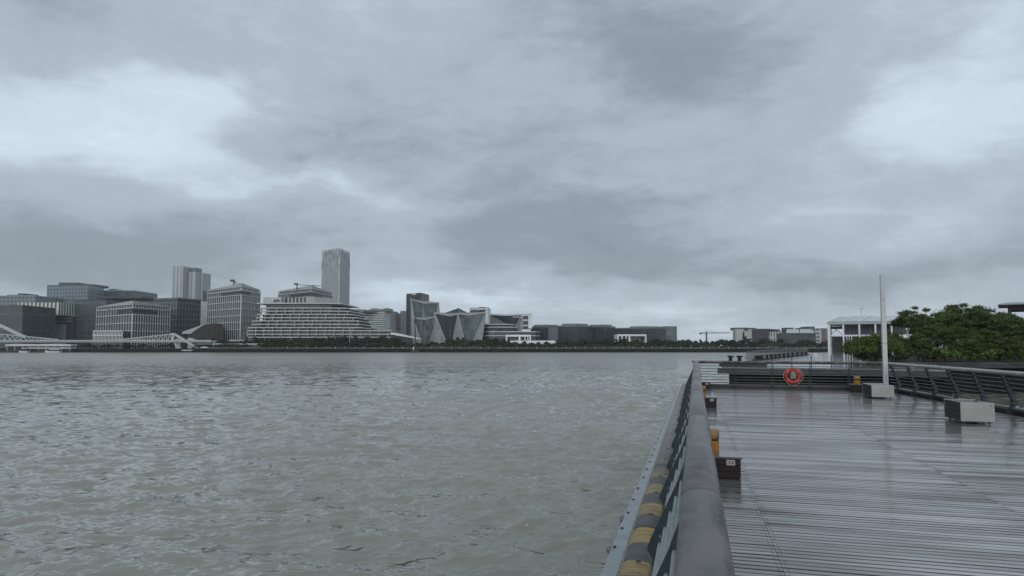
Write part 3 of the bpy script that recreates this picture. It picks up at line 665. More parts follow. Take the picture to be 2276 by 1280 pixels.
def framed(label, xl, Dl, xc, Dc, xr, Dr, ytop, ypeak, nl, nr, bands, rec, crane=None):
    r = bthing('framed_office', label, xc, Dc, 'office buildings with white frames')
    ft = fcorner(xl, Dl, xc, Dc, xr, Dr); zt = Zp(ytop, Dc)
    m = MB(); m.prism(ft, G, zt-.02); part(m, 'glass_wall', GF, r)
    L_, C_, R_ = [Vector((*p, 0)) for p in ft[:3]]; up = Vector((0, 0, 1))
    ctr = (L_+R_)/2
    m = MB()
    for A, B, n in ((L_, C_, nl), (C_, R_, nr)):
        nrm = (B-A).cross(up).normalized()
        if nrm.dot(A-ctr) < 0: nrm = -nrm
        o_ = nrm*.25
        for k in range(n+1):
            p = A+(B-A)*(k/n)+o_
            f_ = k/n; inrec = (A is L_ and f_ > rec[0]) or (A is C_ and f_ < rec[1])
            z1 = zt-rec[2] if inrec else zt+.9
            m.bar(p+up*G, p+up*z1, .34, .5, up=(nrm.x, nrm.y, 0))
            if inrec: m.bar(p+up*(zt-1.2), p+up*(zt+.9), .42, .5, up=(nrm.x, nrm.y, 0))
        for b in bands:
            z = Zp(b, Dc); m.bar(A+o_*1.6+up*z, B+o_*1.6+up*z, .4, .55)
        m.bar(A+o_*1.8+up*(zt-.9), B+o_*1.8+up*(zt-.9), .5, .6)
    part(m, 'facade_frame', FRW, r)
    m = MB()
    a = L_+(C_-L_)*rec[0]; b = C_+(R_-C_)*rec[1]
    nl_ = (C_-L_).cross(up).normalized(); nl_ = nl_ if nl_.dot(L_-ctr) > 0 else -nl_
    nr_ = (R_-C_).cross(up).normalized(); nr_ = nr_ if nr_.dot(R_-ctr) > 0 else -nr_
    for (p, q_, nn) in ((a, C_, nl_), (C_, b, nr_)):
        for f_ in (.15, .55): m.bar(p+nn*.2+up*(zt-rec[2]*f_-1.4), q_+nn*.2+up*(zt-rec[2]*f_-1.4), .3, rec[2]*.22)
    part(m, 'terrace_band', DARKG, r)
    zp = Zp(ypeak, Dc); m = MB()
    c2 = [ctr.to_2d()+(Vector(p)-ctr.to_2d())*1.015 for p in ft]
    m.prism([tuple(p) for p in c2], zt+1.2, [zt+2.0, zp, zt+2.0, zt+3]); part(m, 'roof', PALE, r)
    m = MB(); c3 = [ctr.to_2d()+(Vector(p)-ctr.to_2d())*.97 for p in ft]; m.prism([tuple(p) for p in c3], zt, zt+1.2); part(m, 'roof_gap', DARKG, r)
    if crane:
        x, y0, x1, y1 = crane; D = Dc+10
        a, b = Vector((X(x, D), D, Zp(y0, D))), Vector((X(x1, D), D, Zp(y1, D))); base = Vector((a.x+1, D, zt+2))
        m = MB(); m.bar(base, a+Vector((1, 0, 0)), .8, .8); m.bar(a, b, .7, .5); m.bar(a+Vector((-1.5, 0, .5)), a+Vector((1.6, 0, .5)), 1.2, 1.4); part(m, 'roof_crane', DARKG, r)
    return r
framed('low white framed office building behind the right end of the footbridge', 213, 470, 292, 432, 375, 466, 681, 668, 14, 15, (699, 717.5, 735), (.62, .62, 4.6))
ra = bthing('annex', 'small white gridded annex in front of the low framed office building', 240, 424)
m = MB(); m.prism(fblock(207, 272, 424, 14), G, Zp(735.5, 424)); part(m, 'wall', GF, ra)
m = MB()
for k in range(22): m.bar((X(207+k*65/21, 424), 423.8, G), (X(207+k*65/21, 424), 423.8, Zp(735, 424)), .28, .3)
for y in (735.5, 745): m.bar((X(206.5, 424), 423.6, Zp(y, 424)), (X(272.5, 424), 423.6, Zp(y, 424)), .4, .45)
part(m, 'facade_frame', WHITE, ra)
r, ft, z = simple('office_block', 'plain dark curved glass block between the two tall white framed offices', 338, 444, 664, 500, 40, G1, coping=False, corner=(338, 506, 392, 497, 444, 520))
m = MB(); m.prism(fcorner(338, 505, 392, 496, 445, 519), z+.02, z+1.0); part(m, 'parapet', ROOFG, r)
# hazy twin towers
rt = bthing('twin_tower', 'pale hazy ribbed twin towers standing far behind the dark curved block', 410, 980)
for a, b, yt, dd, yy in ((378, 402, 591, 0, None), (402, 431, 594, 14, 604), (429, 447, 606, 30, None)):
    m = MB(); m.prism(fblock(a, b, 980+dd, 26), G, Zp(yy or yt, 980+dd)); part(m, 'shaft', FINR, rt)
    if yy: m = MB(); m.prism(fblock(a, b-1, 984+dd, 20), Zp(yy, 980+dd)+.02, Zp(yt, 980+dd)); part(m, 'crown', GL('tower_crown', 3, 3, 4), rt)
simple('apartment_block', 'narrow pale apartment slab squeezed between the dark curved block and framed tower', 444, 462, 672, 560, 20, mat('pale_banded_wall', (.30, .33, .31), .7, .2, .3), [(447, 461, 646, 15)])
framed('tall white framed office tower left of the terraced building', 459, 486, 533, 452, 575, 484, 642, 629, 17, 13, (655, 670, 685.5, 701, 716, 732), (.45, .45, 4.0), crane=(513, 625, 524, 629))
# brown shell hall
rs = bthing('shell_hall', 'brown leaf shaped shell hall in front of the tall framed tower', 450, 432)
m = MB(); n = 14; top = [(400, 741), (415, 735), (430, 729.5), (445, 724.5), (458, 721), (470, 718.5), (480, 718), (490, 719.5), (497, 722), (498, 740)]
fr_, bk, lo_ = [], [], []
for (x, y) in top:
    fr_.append(m.vert(at(x, y, 436))); bk.append(m.vert(at(x, min(y+4, 745), 466)))
    p = at(x, 755, 428-8*math.sin(math.pi*(x-400)/98)); p.z = G; lo_.append(m.vert(p))
bl = [m.vert((m.v[i][0], 466, G)) for i in bk]
for i in range(len(top)-1):
    m.face([lo_[i], lo_[i+1], fr_[i+1], fr_[i]]); m.face([fr_[i], fr_[i+1], bk[i+1], bk[i]]); m.face([bk[i], bk[i+1], bl[i+1], bl[i]])
m.face([lo_[0], fr_[0], bk[0], bl[0]]); m.face([lo_[-1], fr_[-1], bk[-1], bl[-1]])
part(m, 'shell', mat('bronze_shell', (.011, .009, .006), .8, .4, .12, stretch=(.4, .4, 2.2)), rs)
m = MB(); m.prism([(X(404, 431), 431), (X(452, 436.5), 436), (X(452, 443), 443), (X(404, 440), 440)], Zp(742, 431), [Zp(737.5, 431), Zp(721, 436), Zp(721, 436), Zp(737.5, 431)]); part(m, 'edge_roof', PALE, rs)

# framed office behind the terraces, then the tower
framed('white framed office rising behind the top of the terraced building', 617, 560, 690, 530, 736, 575, 646, 634, 17, 10, (659, 671, 686), (.4, .5, 5.0), crane=(655, 632.5, 711, 635.5))
tt_ = bthing('skyscraper', 'tallest pale tower with wavy vertical fins, standing alone behind the terraces', 744, 720)
ft = fcorner(714, 745, 751, 720, 773, 752); zt = Zp(553.5, 720)
m = MB(); m.prism(ft, G, zt); part(m, 'shaft', GL('tower_glass', .9, 3, 4.2, (.05, .06, .07), .2), tt_)
m = MB(); rd = random.Random(4)
c0 = Vector((sum(p[0] for p in ft)/4, sum(p[1] for p in ft)/4))
for A, B, n in ((ft[0], ft[1], 19), (ft[1], ft[2], 12)):
    A, B = Vector(A), Vector(B); nn = Vector(((B-A).y, -(B-A).x)).normalized()
    if nn.dot(A-c0) < 0: nn = -nn
    for k in range(n+1):
        ph, pts = rd.uniform(0, 6.28), []
        for i in range(25):
            f_ = i/24; amp = max(0, (f_-.55)/.45)**1.1*1.0; w_ = amp*math.sin(ph+f_*34+k*.9)*1.4
            p = A+(B-A)*(k/n)+(B-A).normalized()*w_+nn*.5; pts.append(Vector((p.x, p.y, G+(zt+1.5-G)*f_)))
        for a, b in zip(pts, pts[1:]): m.bar(a, b, .82, 1.0, up=(nn.x, nn.y, 0))
part(m, 'fin_lattice', mat('pale_fin_metal', (.42, .46, .49), .5, .08, .1), tt_)

# terraced building
te = bthing('terraced_building', 'broad white stepped building with planted balcony floors and a white roof slab', 690, 440)
def fpoly(xl, xr, grow=0, D=438):
    xs = [xl, xl+(xr-xl)*.10, xl+(xr-xl)*.3, xl+(xr-xl)*.55, xl+(xr-xl)*.8, xr]; ds = [3, 1, .3, 0, .4, 3]
    f_ = [(X(x, D+d)+(-grow if i == 0 else grow if i == 5 else 0), D+d-grow) for i, (x, d) in enumerate(zip(xs, ds))]
    return f_+[(f_[-1][0], D+52), (f_[0][0], D+52)]
lv = [(684.5, 579, 769), (691.4, 578, 776), (698.6, 571, 782), (706, 570, 792), (713, 561, 796), (720.7, 560, 799), (728, 551, 802), (735, 550, 869), (742.7, 550, 870), (749.5, 553, 869)]
TGL = facade('terrace_glass', (.014, .018, .016), (.035, .042, .034), (.05, .055, .05), 2.4, 8, .14, .3)
SLB = mat('balcony_edge_white', (.44, .47, .46), .6, .12, .3)
DIV = mat('balcony_divider', (.27, .29, .28), .6, .1, .3)
rd = random.Random(9)
for i, (y, xl, xr) in enumerate(lv):
    zs = Zp(y, 438); zn = Zp(lv[i+1][0], 438) if i+1 < len(lv) else G
    m = MB(); m.prism(fpoly(xl, xr, .35), zs-.27, zs+.31); slab = part(m, 'floor_slab', SLB, te)
    if xr-xl > 250: pass
    m = MB(); m.prism(fpoly(xl+3, xr-3, -2.0), zn+.32, zs-.28); part(m, 'window_band', TGL, te)
    m = MB(); fp = fpoly(xl, xr)[:6]; step = 19.6*440/1450; acc_ = 0
    for (a, b) in zip(fp, fp[1:]):
        a, b = Vector(a), Vector(b); ln = (b-a).length
        while acc_ < ln:
            p = a+(b-a)*(acc_/ln); m.bar((p.x, p.y+.3, zn+.33), (p.x, p.y+.3, zs-.29), .36, 1.8, up=(0, 1, 0)); acc_ += step
        acc_ -= ln
    part(m, 'balcony_frame', DIV, te)
m = MB(); m.prism(fpoly(571, 757, .6), Zp(675, 438), Zp(672.8, 438)); part(m, 'roof', SLB, te)
m = MB(); m.prism(fpoly(583, 740, -1.5), Zp(684, 438)+.4, Zp(675, 438)-.02); part(m, 'top_storey', mat('shaded_top_storey', (.10, .11, .105), .6, .2, .3), te)
z0 = Zp(672.8, 438)+.02
m = MB(); m.prism(fblock(583, 622, 452, 20), z0, Zp(660.5, 452)); p_ = part(m, 'penthouse', PALE, te)
m = MB()
for (a, b, c, d) in ((606, 609.5, 666, 671), (612, 614.5, 665, 670), (616, 619, 667, 669.5)): m.box((X(a, 451), 451.2, Zp(d, 451)), (X(b, 451), 451.9, Zp(c, 451)))
m.build('lettering', MT['ink'], p_, off=te.location)
m = MB(); m.prism(fcorner(680, 452, 697, 448, 736, 462), z0, Zp(659.5, 448)); part(m, 'penthouse', facade('pale_ribbed', (.33, .36, .34), (.40, .43, .40), (.27, .30, .28), 1.2, 40, .3, .6), te)
m = MB(); m.prism(fblock(622, 680, 458, 14), z0, Zp(661, 458)); part(m, 'glass_link', facade('link_glass', (.02, .026, .025), (.035, .042, .04), (.36, .39, .37), 2.6, 40, .35, .3), te)
# sloping low wing to the right
wg = bthing('low_wing', 'long low white roof sloping down to the right end of the terraces', 900, 430)
m = MB(); a, b = at(868, 738.5, 430), at(932, 752.3, 424)
m.prism([(a.x, a.y), (b.x, b.y), (b.x, b.y+14), (a.x, a.y+22)], [a.z-1.4, b.z-.4, b.z-.4, a.z-1.4], [a.z, b.z, b.z, a.z]); part(m, 'roof', WHITE, wg)
m = MB(); m.prism([(a.x, a.y+1), (b.x-6, b.y+1.5), (b.x-6, b.y+12), (a.x, a.y+20)], G, [a.z-1.5, b.z, b.z, a.z-1.5]); part(m, 'wall', GF, wg)

# ---- centre group
sb = bthing('striped_building', 'white banded building with a zigzag roof right of the tall tower', 832, 640)
m = MB(); m.prism(fcorner(797, 650, 853, 632, 866, 655), G, Zp(691, 632)); part(m, 'wall', facade('dark_bands', (.03, .035, .04), (.05, .055, .06), (.06, .065, .07), 3, 60, .1, .3), sb)
m = MB()
for k in range(12):
    z = Zp(694+k*4.1, 632); m.prism(fcorner(796.5, 649, 853, 631, 866.5, 654), z-.45, z+.5)
part(m, 'slab_slats', WHITE, sb)
m = MB(); zz = [(797, 692), (806, 689), (813, 688), (820, 690), (832, 686), (842, 686.5), (850, 688), (858, 686), (866, 685.5)]
f_ = [at(x, y, 640) for x, y in zz]
for p, q_ in zip(f_, f_[1:]):
    m.prism([(p.x, 634), (q_.x, 634), (q_.x, 660), (p.x, 660)], [Zp(692, 634)]*4, [p.z, q_.z, q_.z, p.z])
part(m, 'roof', ROOFG, sb)
simple('apartment_tower', 'thin dark apartment tower just left of the zigzag roofed building', 776, 797, 688, 700, 30, RES)
for i, (a, b, y, d, lb) in enumerate(((866, 878, 692, 900, 'leftmost hazy apartment tower left of the dark tower with rooftop lettering'), (878, 890, 696, 930, 'middle hazy apartment tower in the row of three'), (889, 904, 691, 915, 'hazy pinkish apartment tower touching the dark lettered tower'))):
    simple('apartment_tower', lb, a, b, y, d, 20, facade('apartment_ribs', tuple(c*(1, .9, 1.1)[i] for c in (.12, .125, .135)), tuple(c*(1, .9, 1.1)[i] for c in (.20, .20, .21)), (.09, .09, .10), 4.5, 300, .9, .8), coping=False, group='hazy apartment towers')
# dark lettered tower
dt = bthing('office_tower', 'plain dark tower with small white rooftop lettering behind the folded glass buildings', 925, 560)
ft = fcorner(902, 572, 935, 560, 953, 585); zt = Zp(650.5, 560)
m = MB(); m.prism(ft, G, zt); part(m, 'wall', GL('charcoal_facade', 1.5, 1.6, 3.6, (.028, .03, .032), .12, (1.25, 1, .9), .4), dt)
def strokes(mb, glyphs, org, ux, h, wd, th, gap):
    SEG = {'F': [(0,0,0,1),(0,1,1,1),(0,.5,.8,.5)], 'U': [(0,0,0,1),(1,0,1,1),(0,0,1,0)], 'P': [(0,0,0,1),(0,1,1,1),(1,1,1,.5),(0,.5,1,.5)], 'E': [(0,0,0,1),(0,0,1,0),(0,.5,.8,.5),(0,1,1,1)],
           'L': [(0,0,0,1),(0,0,1,0)], 'I': [(.5,0,.5,1)], 'H': [(0,0,0,1),(1,0,1,1),(0,.5,1,.5)], 'T': [(.5,0,.5,1),(0,1,1,1)], 'O': [(0,0,0,1),(1,0,1,1),(0,0,1,0),(0,1,1,1)], 'A': [(0,0,.5,1),(.5,1,1,0),(.25,.4,.75,.4)], 'X': [(0,0,1,1),(0,1,1,0)], 'N': [(0,0,0,1),(0,1,1,0),(1,0,1,1)]}
    x = 0; up = Vector((0, 0, 1))
    for g in glyphs:
        for (a, b, c, d) in SEG.get(g, []):
            mb.bar(org+ux*(x+a*wd)+up*(b*h), org+ux*(x+c*wd)+up*(d*h), th, th*.5)
        x += wd+gap
A_, B_ = Vector((*ft[0], 0)), Vector((*ft[1], 0)); ux = (B_-A_).normalized(); nn = Vector((ux.y, -ux.x, 0))
SIGNW = mat('white_sign_letter', (.75, .77, .77), .5, .05, 1)
m = MB(); strokes(m, 'FLPE', A_+ux*((B_-A_).length*.42)+nn*.5+Vector((0, 0, Zp(655.8, 566))), ux, 1.7, .95, .38, .5); part(m, 'lettering', SIGNW, dt)

FACE = GL('folded_glass', 3.6, 2.2, 3.9, (.09, .105, .105), .14, (1.05, .98, .95)); FACEL = facade('pale_folded_glass', (.22, .25, .255), (.29, .32, .325), (.36, .39, .39), 2.0, 3.9, .14, .35)
FACEP = facade('plum_folded_glass', (.026, .032, .042), (.042, .046, .056), (.065, .07, .08), 1.6, 3.9, .12, .3)
TRIM = mat('folded_edge_white', (.38, .42, .42), .5, .08, .3)
def folded(label, D, TL, V, TR, BLo, BLi, BRi, BRo, back, mats=None, trims='all', depth=30, roofm=None):
    """glass block whose top corners fly outward: a main face and two leaning side triangles"""
    r = bthing('folded_glass_building', label, (TL[0]+TR[0])/2, D, 'folded glass buildings')
    p = {}
    for k, (c, d) in dict(TL=(TL, 0), V=(V, 5), TR=(TR, 0), BLo=(BLo, 3), BLi=(BLi, 7), BRi=(BRi, 7), BRo=(BRo, 3)).items():
        q_ = at(c[0], c[1], D+d)
        if k[0] == 'B': q_.z = G
        p[k] = q_
    def bkp(v): return Vector((v.x, D+depth, v.z))
    m = MB()
    def uvf(keys, mi):
        pts = [p[k] for k in keys]; m.poly(pts, [(q.x, q.z) for q in pts], mi)
    uvf(('BLi', 'BRi', 'V'), 0); uvf(('BLi', 'V', 'TL'), 0); uvf(('BRi', 'TR', 'V'), 0)
    uvf(('BLo', 'BLi', 'TL'), 1); uvf(('BRi', 'BRo', 'TR'), 1)
    b = {k: Vector((p[k].x, D+depth, p[k].z)) for k in ('BLo', 'BRo')}
    b['TL'] = at(back[0][0], back[0][1], D+depth); b['TR'] = at(back[1][0], back[1][1], D+depth)
    m.poly([p['BLo'], p['TL'], b['TL'], b['BLo']], [(0, G), (0, p['TL'].z), (depth, p['TL'].z), (depth, G)], 1)
    m.poly([p['BRo'], b['BRo'], b['TR'], p['TR']], [(0, G), (depth, G), (depth, b['TR'].z), (0, p['TR'].z)], 1)
    m.poly([b['BLo'], b['TL'], b['TR'], b['BRo']], None, 0)
    part(m, 'glass_wall', mats or [FACE, FACEL], r)
    m = MB(); m.poly([p['TL'], p['V'], b['TL']]); m.poly([p['V'], b['TR'], b['TL']]); m.poly([p['V'], p['TR'], b['TR']])
    part(m, 'roof', roofm or ROOFG, r)
    m = MB()
    for a, c in (('TL', 'V'), ('V', 'TR'), ('TL', 'BLi'), ('TR', 'BRi')):
        if trims == 'left' and a == 'TR' and c == 'BRi': continue
        o_ = Vector((0, -.3, 0)); m.bar(p[a]+o_, p[c]+o_, .75 if a in ('TL', 'V') else .55, .6, up=(0, 1, 0))
    part(m, 'edge_trim', TRIM, r)
    return r
folded('tallest folded glass building, right in front of the dark lettered tower', 520, (912.8, 664.5), (941, 673.5), (975.6, 672.5), (913, 752), (933, 752), (955, 752), (976, 752), ((919, 666), (976, 672)))
pk = bthing('peaked_building', 'dark glass building with a peaked roof behind the middle folded blocks', 1015, 560)
m = MB(); a, c, b, d = at(984, 697, 555), at(1019, 684.5, 545), at(1042, 696, 560), at(1008, 690, 600)
m.prism([(a.x, a.y), (c.x, c.y), (b.x, b.y), (d.x, d.y)], G, [a.z, c.z, b.z, a.z]); part(m, 'wall', GL('peak_glass', 2.4, 2.2, 3.9, (.06, .065, .07)), pk)
folded('low folded glass building at the left front of the folded group', 462, (918.5, 707), (943.5, 709.8), (971, 703.8), (912.5, 752), (940.5, 752), (952, 752), (965, 752), ((922, 705.5), (970, 703)), depth=34)
folded('middle folded glass building with a wide pale triangle at its left', 450, (965.5, 695.3), (1001, 702), (1018, 697.5), (965, 752), (997, 752), (1003, 752), (1017.5, 752), ((968, 694.5), (1018, 695.5)), mats=[FACEP, FACEL])
folded('right hand folded glass building with two pale side triangles and a flying right corner', 444, (1017, 697), (1040.5, 700), (1081, 693.5), (1017, 752), (1037, 752), (1043.5, 752), (1069, 752), ((1020, 694.5), (1075, 694)))
st = bthing('striped_tower', 'white striped tower with a blank white side behind the folded blocks', 1065, 600)
m = MB(); m.prism(fblock(1043, 1078, 600, 30), G, Zp(684, 600)); part(m, 'wall', BAND, st)
m = MB(); m.prism(fblock(1062, 1078.5, 597, 34), Zp(690, 597), Zp(682.5, 597)); part(m, 'crown', BAND, st)
m = MB(); m.prism(fcorner(1078.5, 598, 1084, 597, 1090.5, 628), G, Zp(682, 597)); part(m, 'side_wall', WHITE, st)
cg = bthing('curved_glass_building', 'dark glass building on a curved podium with white floor bands and small signs', 1130, 455)
m = MB(); tl, v_, tr = at(1089, 700, 462), at(1125, 701.8, 455), at(1160, 700.5, 458)
bl_, br_ = Vector((X(1089, 462), 462, Zp(750, 462))), Vector((X(1145, 462), 462, Zp(728, 462))); br2 = Vector((X(1145, 462), 462, G))
bl_.z = G
for q_ in ((bl_, br2, br_, tr, v_, tl),): m.poly(q_, [(p.x, p.z) for p in q_])
bk = [Vector((p.x, 495, p.z)) for p in (bl_, br2, br_, tr, v_, tl)]; fr2 = [bl_, br2, br_, tr, v_, tl]
for i in range(6): j = (i+1) % 6; m.poly([fr2[i], bk[i], bk[j], fr2[j]], [(0, fr2[i].z), (30, fr2[i].z), (30, fr2[j].z), (0, fr2[j].z)])
m.poly(bk[::-1]); part(m, 'glass_wall', GL('curved_glass', 1.2, 2.6, 3.9, (.045, .055, .056), .14, (.85, 1.1, 1.05)), cg)
m = MB(); m.bar(tl+Vector((0, -.4, .5)), v_+Vector((0, -.4, .5)), .6, .8); m.bar(v_+Vector((0, -.4, .5)), at(1182.5, 698.6, 458)+Vector((0, -.4, 0)), .6, .8); m.bar(tr+Vector((0, -.4, 0)), br_+Vector((0, -.4, 0)), .6, .6, up=(0, 1, 0)); part(m, 'edge_trim', TRIM, cg)
m = MB(); m.prism([(X(1146, 462), 462.5), (X(1160, 459.5), 459.5), (X(1160, 475), 475), (X(1146, 475), 475)], G, [Zp(729, 462), Zp(702, 459), Zp(702, 459), Zp(729, 462)]); part(m, 'side_wall', FACEL, cg)
m = MB(); m.prism(fblock(1160.2, 1174, 466, 26), Zp(730, 466), Zp(701, 466)); part(m, 'striped_core', BAND, cg)
m = MB(); m.prism(fblock(1174.2, 1183, 462, 30), Zp(730, 462), Zp(700, 462)); part(m, 'end_wall', WHITE, cg)
PODG = GL('podium_glass', .8, 3, 5, (.04, .045, .046))
for k, (y0, y1, xl, xr) in enumerate(((720.5, 727, 1069, 1145), (727, 737, 1068, 1150), (737, 746, 1068, 1200), (746, 757, 1069, 1201))):
    D = 446-k*1.2; arc = [(X(xl, D+12), D+12), (X(xl+18, D+3), D+3), (X((xl+xr)/2, D), D), (X(xr-10, D+3), D+3), (X(xr, D+10), D+10), (X(xr, D+10), D+50), (X(xl, D+12), D+50)]
    m = MB(); m.prism(arc, Zp(y1, D) if k < 3 else G, Zp(y0, D)-.3); part(m, 'podium_storey', PODG, cg)
    m = MB(); m.prism([(x*1.0, y-.5) for x, y in arc], Zp(y0, D)-.28, Zp(y0, D)+.32); part(m, 'floor_band', TRIM, cg)
m = MB(); strokes(m, 'HITHIX', Vector((X(1140.5, 452), 452.5, Zp(706.5, 453))), Vector((1, 0, 0)), 1.1, .7, .26, .38)
part(m, 'lettering', mat('pink_white_letters', (.62, .52, .54), .5, .1, 1), cg)

# dark low-rise row
def lowrise(label, xl, xr, ytop, D, depth, matl, attic=None, corner=None, sign=None):
    r, ft, z = simple('office_block', label, xl, xr, ytop, D, depth, matl, corner=corner, coping=False, group='dark office blocks right of centre')
    m = MB(); c = Vector((sum(p[0] for p in ft)/4, sum(p[1] for p in ft)/4)); m.prism([tuple(c+(Vector(p)-c)*1.01) for p in ft], z+.02, z+.9); part(m, 'parapet', ROOFG, r)
    if attic: a, b, y = attic; m = MB(); m.prism(fcorner(a, D+12, (a*.45+b*.55), D+6, b, D+14), z+.3, Zp(y, D+8)); part(m, 'attic', ROOFG, r)
    if sign: m = MB(); strokes(m, 'ATA', Vector((X(sign[0], D), (corner[1] if corner else D)-.6, Zp(sign[1], D))), Vector((1, 0, 0)), 1.3, .8, .4, .25); part(m, 'lettering', SIGNW, r)
    return r
lowrise('dark office block with a tiny white sign just right of the striped end wall', 1180, 1240, 727, 470, 40, GL('lowrise_glass', 1.2, 1.6, 4, (.03, .037, .04)), (1187, 1241, 721.5), (1180, 480, 1219, 470, 1241, 492), (1184, 735.5))
lowrise('widest dark office block in the row, with the tallest rooftop attic', 1240, 1318, 725.5, 466, 40, GL('lowrise_ribbed', 1.2, 1.4, 40, (.045, .05, .055), .2), (1249, 1307, 719), (1240, 474, 1284, 466, 1318, 478))
lowrise('dark office block in the middle of the row, its left part in shadow', 1317, 1368, 727, 474, 40, GL('lowrise_glass_two', 1.3, 2, 4, (.035, .04, .042)), (1310, 1361, 721.3), (1317, 482, 1341, 474, 1368, 490))
lowrise('dark office block behind the second white box pavilion', 1366, 1480, 730, 470, 40, GL('lowrise_gridded', 1.1, 3.2, 4, (.04, .046, .048), .2), (1400, 1467, 725), (1366, 490, 1450, 470, 1480, 478))
lowrise('grey end block closing the right end of the dark office row', 1478, 1505, 727.5, 482, 30, GL('end_block', 2.6, 1.6, 4, (.06, .066, .072)), None)
# two white box pavilions and the tent roofs
def wbox(label, xl, xr, ytop, D, flip=False):
    r = bthing('white_pavilion', label, (xl+xr)/2, D, 'white box pavilions'); d = 14; zt = Zp(ytop, D)
    m = MB(); m.prism(fblock(xl, xr, D, d), zt-1.2, zt); part(m, 'roof', WHITE, r)
    mid = xl+(xr-xl)*(.55 if not flip else .42); segs = [(xl, xl+3.5), (mid-2, mid+2), (xr-3, xr)]
    segs += [(mid+(xr-mid)*.45, mid+(xr-mid)*.52), (mid+(xr-mid)*.7, mid+(xr-mid)*.77)] if not flip else [(xl+(mid-xl)*.35, xl+(mid-xl)*.45), (xl+(mid-xl)*.7, xl+(mid-xl)*.78)]
    for (a, b) in segs:
        m = MB(); m.prism(fblock(a, b, D, d*.9), G, zt-1.22); part(m, 'column', WHITE, r)
    m = MB(); m.prism(fblock(xl+1, xr-1, D+7, d-7.4), G, zt-1.23); part(m, 'glass_wall', G1, r)
    return r
wbox('white box pavilion in front of the curved podium building', 1124, 1180, 744, 432)
wbox('white box pavilion standing in front of the dark office row', 1372, 1437, 743, 436, True)
tn = bthing('tent_roof', 'white folded tent roofs on a restaurant terrace near the shore', 1185, 420)
m = MB(); rid = [(1134, 760.5), (1146, 758), (1157, 763.5), (1166, 755), (1172, 763), (1182, 759.5), (1190, 763.5), (1196, 757.5), (1205, 763.8), (1214, 757), (1226, 762.5), (1236, 760.5)]
for (a, b) in zip(rid, rid[1:]):
    p, q_ = at(a[0], a[1], 420), at(b[0], b[1], 420); p2, q2 = Vector((p.x, 432, Zp(756.8, 432))), Vector((q_.x, 432, Zp(756.8, 432)))
    m.poly([p, q_, q2, p2]); m.poly([p-Vector((0, 0, .35)), q_-Vector((0, 0, .35)), q_, p]); m.poly([p2-Vector((0, 0, .35)), q2-Vector((0, 0, .35)), q_-Vector((0, 0, .35)), p-Vector((0, 0, .35))])
part(m, 'roof', WHITE, tn)
for x in (1140, 1158, 1174, 1190, 1206, 1224):
    m = MB(); m.bar((X(x, 422), 422, G), (X(x, 422), 422, Zp(762, 422)), .3, .3); part(m, 'post', PALE, tn)
m = MB(); m.prism(fblock(1142, 1228, 427, 6), G, Zp(764.5, 427)); part(m, 'wall', GF, tn)

# ---- far right blocks across the bend
simple('apartment_block', 'white and grey vertically striped block at the left of the far right group', 1629, 1672, 732.5, 640, 40, facade('grey_white_stripes', (.07, .08, .085), (.24, .25, .25), (.50, .52, .50), 2.4, 300, .9, .6), [(1636, 1664, 728, 6), (1667, 1681, 728.5, 12)], corner=(1629, 652, 1636, 640, 1672, 652))
simple('apartment_block', 'dark brown block with pale window dots right of the striped block', 1672, 1712, 732, 660, 40, facade('brown_dots', (.04, .04, .046), (.085, .08, .095), (.035, .034, .04), 4.2, 3.8, 1.6, .7), [(1710, 1720, 731, 5)], coping=DARKG)
simple('apartment_block', 'low block with white upper bars between the dark brown and glass roofed blocks', 1712, 1741, 737, 655, 30, facade('white_bars', (.05, .055, .055), (.09, .09, .09), (.46, .48, .46), 2.8, 9, .8, .6), [(1722, 1734, 731.5, 8)], coping=DARKG)
r, ft, z = simple('glass_roofed_block', 'dark gridded block with two sloping pale glass roofs', 1740, 1814, 740.5, 640, 40, GL('far_grid_glass', 1.3, 3, 4, (.05, .055, .06), .25), [(1752, 1765, 728, 26), (1783, 1797, 728.5, 26)], coping=False)
for (a, b, c, d) in ((1747, 1776, 1749, 1775), (1777, 1810, 1778, 1808)):
    m = MB(); q0, q1, q2, q3 = at(a, 740, 638), at(b, 740, 638), at(d, 731.5, 660), at(c, 731.5, 660)
    m.prism([(q0.x, q0.y), (q1.x, q1.y), (q2.x, q2.y), (q3.x, q3.y)], z+.02, [q0.z+.3, q1.z+.3, q2.z, q3.z]); part(m, 'roof', mat('pale_roof_glass', (.34, .40, .40), .3, .15, .3), r)
simple('apartment_tower', 'grey stair tower beside the sloping glass roofs', 1799, 1812, 727, 670, 20, RES, coping=DARKG)
simple('apartment_tower', 'banded dark and white block left of the white steel hall', 1813, 1826, 731.5, 650, 20, facade('far_bands', (.05, .045, .06), (.08, .075, .09), (.40, .40, .42), 5, 3.6, .9, .6), coping=DARKG)
simple('apartment_tower', 'pinkish brick block just left of the white steel hall', 1825, 1836, 735, 655, 20, facade('pink_brick', (.16, .11, .11), (.22, .16, .15), (.10, .08, .08), 3, 3.5, .6, .8), coping=DARKG)
simple('apartment_tower', 'grey green block half hidden by the white steel hall', 1829, 1850, 731, 700, 20, RES, coping=DARKG)

